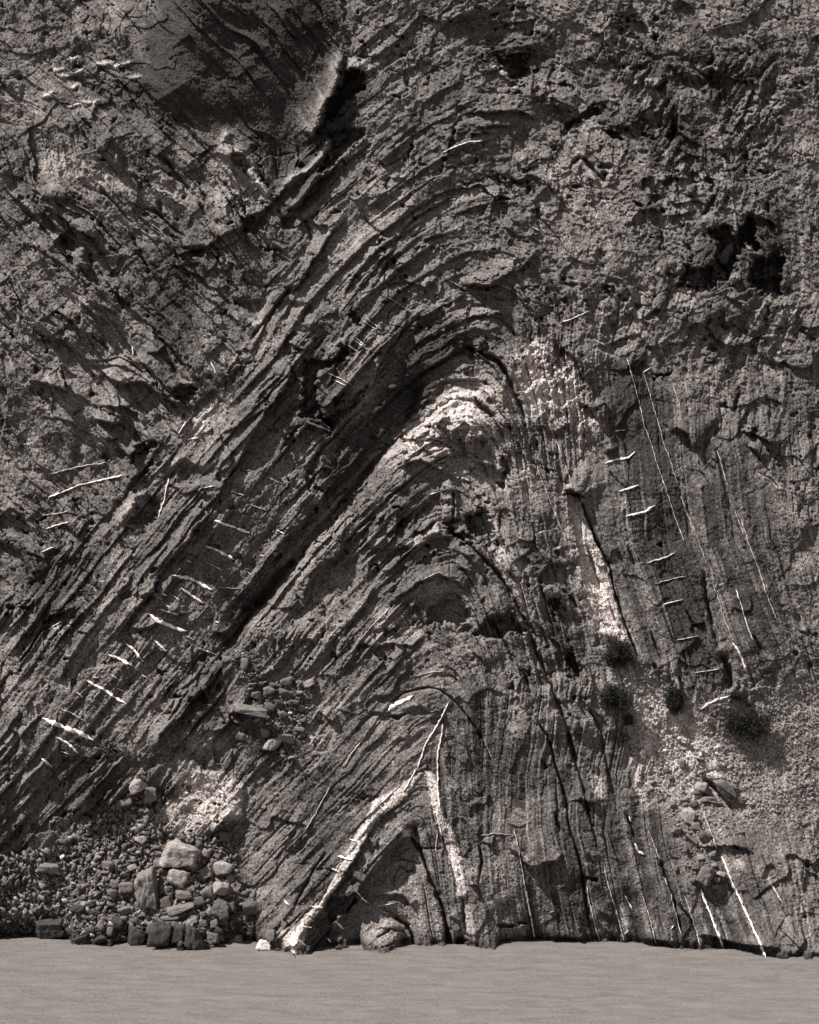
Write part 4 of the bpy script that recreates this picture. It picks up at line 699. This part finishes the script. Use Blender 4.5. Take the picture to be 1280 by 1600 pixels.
plain = [
 (P2, 'H', G1, [(600, 740, 62, 62, R_), (370, 760, 82, 52, R_), (520, 820, 60, 50, MD), (240, 985, 90, 34, R_), (180, 530, 60, 46, MD), (190, 835, 62, 70, MD), (842, 872, 55, 60, MD), (672, 1040, 48, 38, R_), (450, 1025, 62, 36, PA), (842, 592, 40, 48, R_), (700, 372, 36, 28, R_), (200, 700, 46, 26, R_), (450, 942, 50, 25, R_), (550, 1050, 62, 32, MD), (650, 1292, 45, 34, DK), (480, 1385, 36, 18, DK), (270, 1392, 30, 14, DK), (1245, 1160, 50, 55, R_), (640, 645, 34, 28, R_), (60, 1260, 60, 40, DK), (300, 1060, 60, 30, MD), (560, 950, 34, 26, R_), (440, 700, 40, 34, R_), (490, 740, 40, 36, R_), (740, 1190, 26, 40, R_), (230, 760, 30, 36, MD), (900, 700, 30, 24, R_), (930, 790, 30, 26, R_), (130, 640, 44, 34, MD), (350, 960, 44, 24, MD)]),
 (P1, 'L', 'grey stone bedded in the upper talus gravel among smaller pebbles', [(950, 482, 50, 34, PA), (650, 530, 62, 22, R_), (760, 640, 50, 46, R_), (750, 745, 58, 46, R_), (1195, 450, 46, 50, R_), (240, 372, 24, 20, WH), (430, 405, 26, 22, PA), (850, 270, 20, 22, WH), (580, 178, 24, 14, PA), (578, 208, 14, 12, WH), (770, 180, 30, 16, R_), (590, 375, 40, 24, PA), (500, 390, 34, 30, R_), (450, 780, 40, 26, R_), (510, 830, 30, 20, PA), (780, 440, 24, 24, PA), (1065, 290, 20, 10, PA), (870, 60, 18, 14, PA), (520, 602, 26, 20, R_), (310, 690, 40, 20, R_), (570, 80, 40, 30, R_), (760, 80, 22, 20, PA), (1215, 520, 26, 50, PA), (380, 350, 26, 14, PA), (70, 660, 22, 14, WH), (640, 990, 18, 14, PA)]),
 (P1, 'L', 'dark wet stone among the lower talus beside the river', [(620, 1200, 82, 48, DK), (440, 1205, 70, 46, DK), (890, 905, 85, 34, R_), (200, 1200, 60, 40, DK), (330, 1130, 60, 36, DK), (720, 1120, 30, 44, R_), (520, 1120, 54, 36, DK), (850, 1190, 44, 30, DK), (270, 1060, 30, 30, MD), (1050, 1300, 60, 20, DK), (690, 1000, 50, 22, MD), (560, 940, 60, 26, DK), (1130, 1110, 50, 40, MD), (1160, 1080, 34, 46, R_), (330, 1262, 20, 26, R_), (370, 1290, 20, 10, DK), (100, 880, 50, 26, R_), (190, 880, 36, 22, PA)]),
 (P3, 'M', 'angular grey stone in the rubble piled on the ledge', [(590, 800, 42, 34, R_), (480, 870, 46, 50, R_), (390, 490, 62, 42, R_), (690, 350, 62, 48, R_), (500, 440, 72, 42, R_), (680, 470, 72, 38, MD), (760, 560, 60, 26, MD), (840, 610, 42, 38, R_), (520, 610, 56, 42, MD), (650, 680, 46, 34, R_), (820, 830, 50, 32, R_), (540, 215, 32, 16, PA), (100, 130, 52, 38, R_), (20, 180, 44, 36, R_), (210, 90, 24, 24, R_), (820, 460, 34, 20, PA), (730, 665, 22, 18, WH), (600, 390, 50, 20, R_), (440, 370, 40, 20, MD), (430, 620, 44, 30, R_), (740, 1110, 36, 14, PA), (660, 1100, 30, 16, R_), (850, 740, 34, 20, R_), (230, 900, 60, 36, R_), (165, 860, 30, 24, R_), (620, 560, 40, 20, MD), (890, 520, 22, 16, R_)]),
 (P4, 'R', 'angular grey stone in the loose rubble left of the long diagonal vein', [(430, 1110, 42, 40, R_), (612, 1100, 36, 24, PA), (640, 1242, 42, 24, R_), (430, 712, 50, 50, R_), (242, 752, 52, 34, R_), (520, 820, 62, 58, MD), (490, 320, 60, 52, PA), (130, 152, 32, 30, R_), (185, 222, 26, 24, R_), (410, 492, 44, 34, MD), (570, 440, 90, 26, R_), (640, 478, 80, 20, R_), (850, 450, 70, 36, MD), (330, 930, 24, 44, R_), (395, 1252, 36, 34, R_), (622, 1312, 36, 24, R_), (330, 430, 18, 20, PA), (200, 490, 32, 24, R_), (600, 990, 46, 24, R_), (980, 492, 26, 18, PA), (520, 905, 26, 12, PA), (350, 770, 44, 16, PA), (440, 370, 40, 24, R_), (230, 1130, 20, 30, R_), (470, 45, 40, 16, MD), (880, 770, 40, 16, R_), (660, 95, 20, 14, R_), (758, 122, 12, 12, WH)]),
]
for z, g_, lab, lst in plain:
    for (x, y, rx, ry, m_) in lst: bl(z, x, y, rx, ry, m_, lab, g_, random.uniform(-25, 25), 3, random.choice([7, 8, 9, 10]), .15, 'stone', 'stone')

# small countable stones, copies of eight meshes
protos = []
for i in range(12):
    c2, f = stone(900 + i, 2, 7, .03); ext = np.abs(c2).max(0); me_ = mesh_np('stone', c2 / ext, tris=f); me_.materials.append((M_rock, M_pale, M_mid, M_rock)[i % 4]); protos.append(me_)
dprotos = []
for i in range(5):
    c2, f = stone(950 + i, 2, 7, .03); ext = np.abs(c2).max(0); me_ = mesh_np('stone', c2 / ext, tris=f); me_.materials.append(M_dark); dprotos.append(me_)
vw_at = lambda x: float(np.interp(x, US, vw))
heap = mask(O, [(190, 1400), (240, 1320), (300, 1290), (360, 1330), (380, 1400), (395, 1470), (200, 1478), (110, 1470), (120, 1440)], 8)
zones = [('H', 62, heap, (3.0, 8.5), 'small angular stone filling the gaps of the boulder heap'), ('L', 35, scL, (1.6, 6.5), 'small grey stone scattered over the dark talus'), ('M', 20, scM, (1.6, 5.0), 'small grey stone scattered round the rubble ledge'), ('R', 10, scR, (1.2, 3.0), 'small grey stone scattered over the right gully scree')]
inframe = (U > 66) & (U < 1214) & (V < 1466)
for g_, nn, mk, (r0, r1), lab in zones:
    ok = np.argwhere((mk > .8) & inframe); pick = ok[rng.choice(len(ok), nn, replace=False)]
    for i_, j_ in pick:
        r = r0 + (r1 - r0) * random.random() ** 2; me_ = random.choice(protos)
        if V[i_, j_] > vw_at(U[i_, j_]) - 24: me_ = random.choice(dprotos)
        add_stone(float(U[i_, j_]), float(V[i_, j_]), r * random.uniform(.9, 1.5), r * random.uniform(.6, 1), random.uniform(-40, 40), None, 0, 'stone', lab, GRP[g_], me=me_, sink=.2, cat='stone')
for k_ in range(26):
    u_ = random.uniform(70, 1200) if k_ > 11 else random.uniform(80, 430); r = random.uniform(1.8, 5.0); v_ = vw_at(u_) - 1
    o = add_stone(u_, v_, r * random.uniform(1, 1.7), r * .8, 0, None, 0, 'stone', 'small dark wet stone at the waterline under the cliff', 'small wet stones along the waterline', me=random.choice(dprotos), sink=.1, cat='stone')
# pebbles nobody could count
def scree_obj(name, mk, n_, r0, r1, label, mats=(M_rock,), share=(1,)):
    ok = np.argwhere((mk > .35) & (U > -120) & (U < 1400) & (V < 1478)); pick = ok[rng.choice(len(ok), n_)]
    base = [stone(1500 + i, 1, 7, .02) for i in range(16)]; cs, fs, mi = [], [], []; off = 0
    for i_, j_ in pick:
        c2, f = base[rng.integers(16)]; r = (r0 + (r1 - r0) * rng.random() ** 3.5) * K * 70
        a = rng.random() * 6.28; ca, sa = math.cos(a), math.sin(a)
        s3 = np.array([1.25, .9, .7]) * r; c3 = c2 * s3 * rng.uniform(.7, 1.3, 3)
        c3 = np.stack([c3[:, 0] * ca - c3[:, 2] * sa, c3[:, 1], c3[:, 0] * sa + c3[:, 2] * ca], -1)
        u_, v_ = U[i_, j_] + rng.uniform(-1, 1), V[i_, j_] + rng.uniform(-1, 1)
        cs.append(c3 + pos(u_, v_, Yg[i_, j_] - r * .35)); fs.append(f + off); off += len(c2); mi.append(np.full(len(f), len(mats) if v_ > vw_at(u_) - 26 + rng.normal() * 9 else rng.choice(len(mats), p=share)))
    me_ = mesh_np(name, np.concatenate(cs), tris=np.concatenate(fs))
    o = link(me_, name, None)
    for m_ in tuple(mats) + (M_dark,): me_.materials.append(m_)
    me_.polygons.foreach_set('material_index', np.concatenate(mi).astype(np.int32)); o['kind'] = 'stuff'; o['label'] = label; o['category'] = 'scree'
scree_obj('talus_gravel', scL, 11000, 1.1, 7.0, 'dark loose gravel and pebbles of the talus beside the river', (M_rock, M_mid, M_pale), (.5, .38, .12))
scree_obj('gully_scree', scR, 6500, .7, 3.0, 'pale fine scree filling the right-hand gully', (M_rock, M_mid, M_pale), (.55, .15, .3))
scree_obj('ledge_rubble', scM, 1800, .9, 3.2, 'small broken rubble on the ledge beside the fold core', (M_rock, M_mid, M_pale), (.6, .25, .15))

# ------------------------------------------------------------------ bushes
Mleaf, n, b = new_mat('bush_leaf'); no = n.nodes.new('ShaderNodeTexNoise'); no.inputs['Scale'].default_value = 9; cr = n.nodes.new('ShaderNodeValToRGB'); cr.color_ramp.elements[0].color = (.010, .009, .008, 1); cr.color_ramp.elements[1].color = (.040, .037, .033, 1)
n.links.new(no.outputs[0], cr.inputs[0]); n.links.new(cr.outputs[0], b.inputs['Base Color'])
Mstem, n, b = new_mat('bush_stem'); no = n.nodes.new('ShaderNodeTexNoise'); no.inputs['Scale'].default_value = 20; cr = n.nodes.new('ShaderNodeValToRGB'); cr.color_ramp.elements[0].color = (.04, .035, .03, 1); cr.color_ramp.elements[1].color = (.13, .12, .11, 1)
n.links.new(no.outputs[0], cr.inputs[0]); n.links.new(cr.outputs[0], b.inputs['Base Color'])
Mgr, n, b = new_mat('dry_grass'); no = n.nodes.new('ShaderNodeTexNoise'); no.inputs['Scale'].default_value = 6; cr = n.nodes.new('ShaderNodeValToRGB'); cr.color_ramp.elements[0].color = (.06, .055, .05, 1); cr.color_ramp.elements[1].color = (.24, .22, .20, 1)
n.links.new(no.outputs[0], cr.inputs[0]); n.links.new(cr.outputs[0], b.inputs['Base Color'])
def blade(p, d, ln, wd, r):
    side = np.cross(d, r.normal(size=3)); side /= np.linalg.norm(side) + 1e-9
    return [p - side * wd, p + side * wd, p + d * ln * .6 + side * wd * .8 + np.array([0, 0, -.05 * ln]), p + d * ln]
def bush(u, v, rx, ry, label, seed, group, leaves=7500, name='bush', cat='bush'):
    r = np.random.default_rng(seed); Y = float(surfY(u, v + ry * .5)); base = pos(np.float64(u), np.float64(v + ry * .75), Y - .05)
    root = bpy.data.objects.new(name, None); COL.objects.link(root); root.location = base; root['label'] = label; root['category'] = cat; root['group'] = group
    sx, sz = rx * K * 70, ry * K * 70
    # stems: forked tapering twigs fanning out of the root
    cs, fs = [], []; off = 0; tips = []
    def twig(p0, p1, r0, r1):
        nonlocal off
        d = p1 - p0; d /= np.linalg.norm(d); a = np.cross(d, [0.3, 1, .1]); a /= np.linalg.norm(a); c = np.cross(d, a)
        ring = [(math.cos(k_ * 2.094), math.sin(k_ * 2.094)) for k_ in range(3)]
        cs.append(np.array([p0 + (a * x + c * y) * r0 for x, y in ring] + [p1 + (a * x + c * y) * r1 for x, y in ring]))
        fs.append(np.array([[k_, (k_ + 1) % 3, 3 + (k_ + 1) % 3, 3 + k_] for k_ in range(3)]) + off); off += 6
    for k_ in range(26):
        th = r.uniform(-1.25, 1.25); dp = r.uniform(-.9, .35); ln = r.uniform(.6, 1.0)
        e1_ = np.array([math.sin(th) * sx * ln, -abs(dp) * sx * .9, (math.cos(th) * 1.65) * sz * ln * .95])
        m1 = e1_ * .5 + r.normal(size=3) * .05
        twig(np.zeros(3), m1, .022, .014); twig(m1, e1_, .014, .006); tips += [e1_, m1 * .8 + e1_ * .2, m1]
        for _ in range(4):
            q0 = m1 + (e1_ - m1) * r.random(); q1 = q0 + r.normal(size=3) * np.array([sx, sx * .7, sz]) * .28; twig(q0, q1, .008, .004); tips.append(q1)
    link(mesh_np('stem', np.concatenate(cs), quads=np.concatenate(fs)), 'stem', Mstem, root)
    T_ = np.array(tips); vc, vf = [], []
    for k_ in range(leaves):
        p = T_[r.integers(len(T_))] + r.normal(size=3) * np.array([sx, sx * .7, sz]) * .15
        d = r.normal(size=3); d[2] = abs(d[2]) + .3; d /= np.linalg.norm(d)
        vc += blade(p, d, r.uniform(.05, .11), r.uniform(.010, .022), r); vf.append([4 * k_, 4 * k_ + 1, 4 * k_ + 2, 4 * k_ + 3])
    link(mesh_np('foliage', np.array(vc), quads=np.array(vf)), 'foliage', Mleaf, root)
    return root
BG = 'dark bushes rooted at the foot of the right limb'
bush(965, 1022, 24, 26, 'dark bush just below the tip of the pale slab', 1, BG)
bush(961, 1088, 23, 23, 'round dark bush on pale scree, second from the top', 2, BG)
bush(1055, 1092, 15, 24, 'narrow dark bush leaning on the pale scree between two wider bushes', 3, BG, 6000)
bush(1160, 1128, 32, 28, 'widest dark bush at the top of the right scree', 4, BG, 11000)
bush(1152, 1086, 13, 7, 'low dark tuft in the crevice above the widest bush', 5, BG, 1500)
bush(982, 1126, 8, 9, 'small dark tuft right below the round bush', 6, BG, 1100)
bush(977, 1152, 8, 8, 'lowest small dark tuft at the left edge of the pale scree', 7, BG, 1100)
bush(906, 1142, 8, 8, 'small dark tuft on the rock left of the pale scree', 8, BG, 900)
def grass(u, v, rx, ry, nb, seed, label):
    r = np.random.default_rng(seed); vc, vf = [], []
    for k_ in range(nb):
        x, y = u + r.normal() * rx * .5, v + r.normal() * ry * .5
        p = pos(x, y, float(surfY(x, y)) - .01); d = np.array([r.normal() * .35, -.5, r.uniform(-.5, .9)]); d /= np.linalg.norm(d)
        vc += blade(p, d, r.uniform(.12, .34), .007, r); vf.append([4 * k_, 4 * k_ + 1, 4 * k_ + 2, 4 * k_ + 3])
    o = link(mesh_np('dry_grass', np.array(vc), quads=np.array(vf)), 'dry_grass', Mgr); o['kind'] = 'stuff'; o['label'] = label; o['category'] = 'grass'
grass(396, 1160, 14, 26, 900, 11, 'dry grass hanging beside the pale pointed block on the ledge')
grass(350, 610, 50, 40, 1500, 12, 'thin dry grass in the pinched hollow of the left fold')
grass(385, 1450, 30, 18, 500, 13, 'wispy dry grass at the water right of the boulder heap')
print('objects', len(bpy.data.objects))
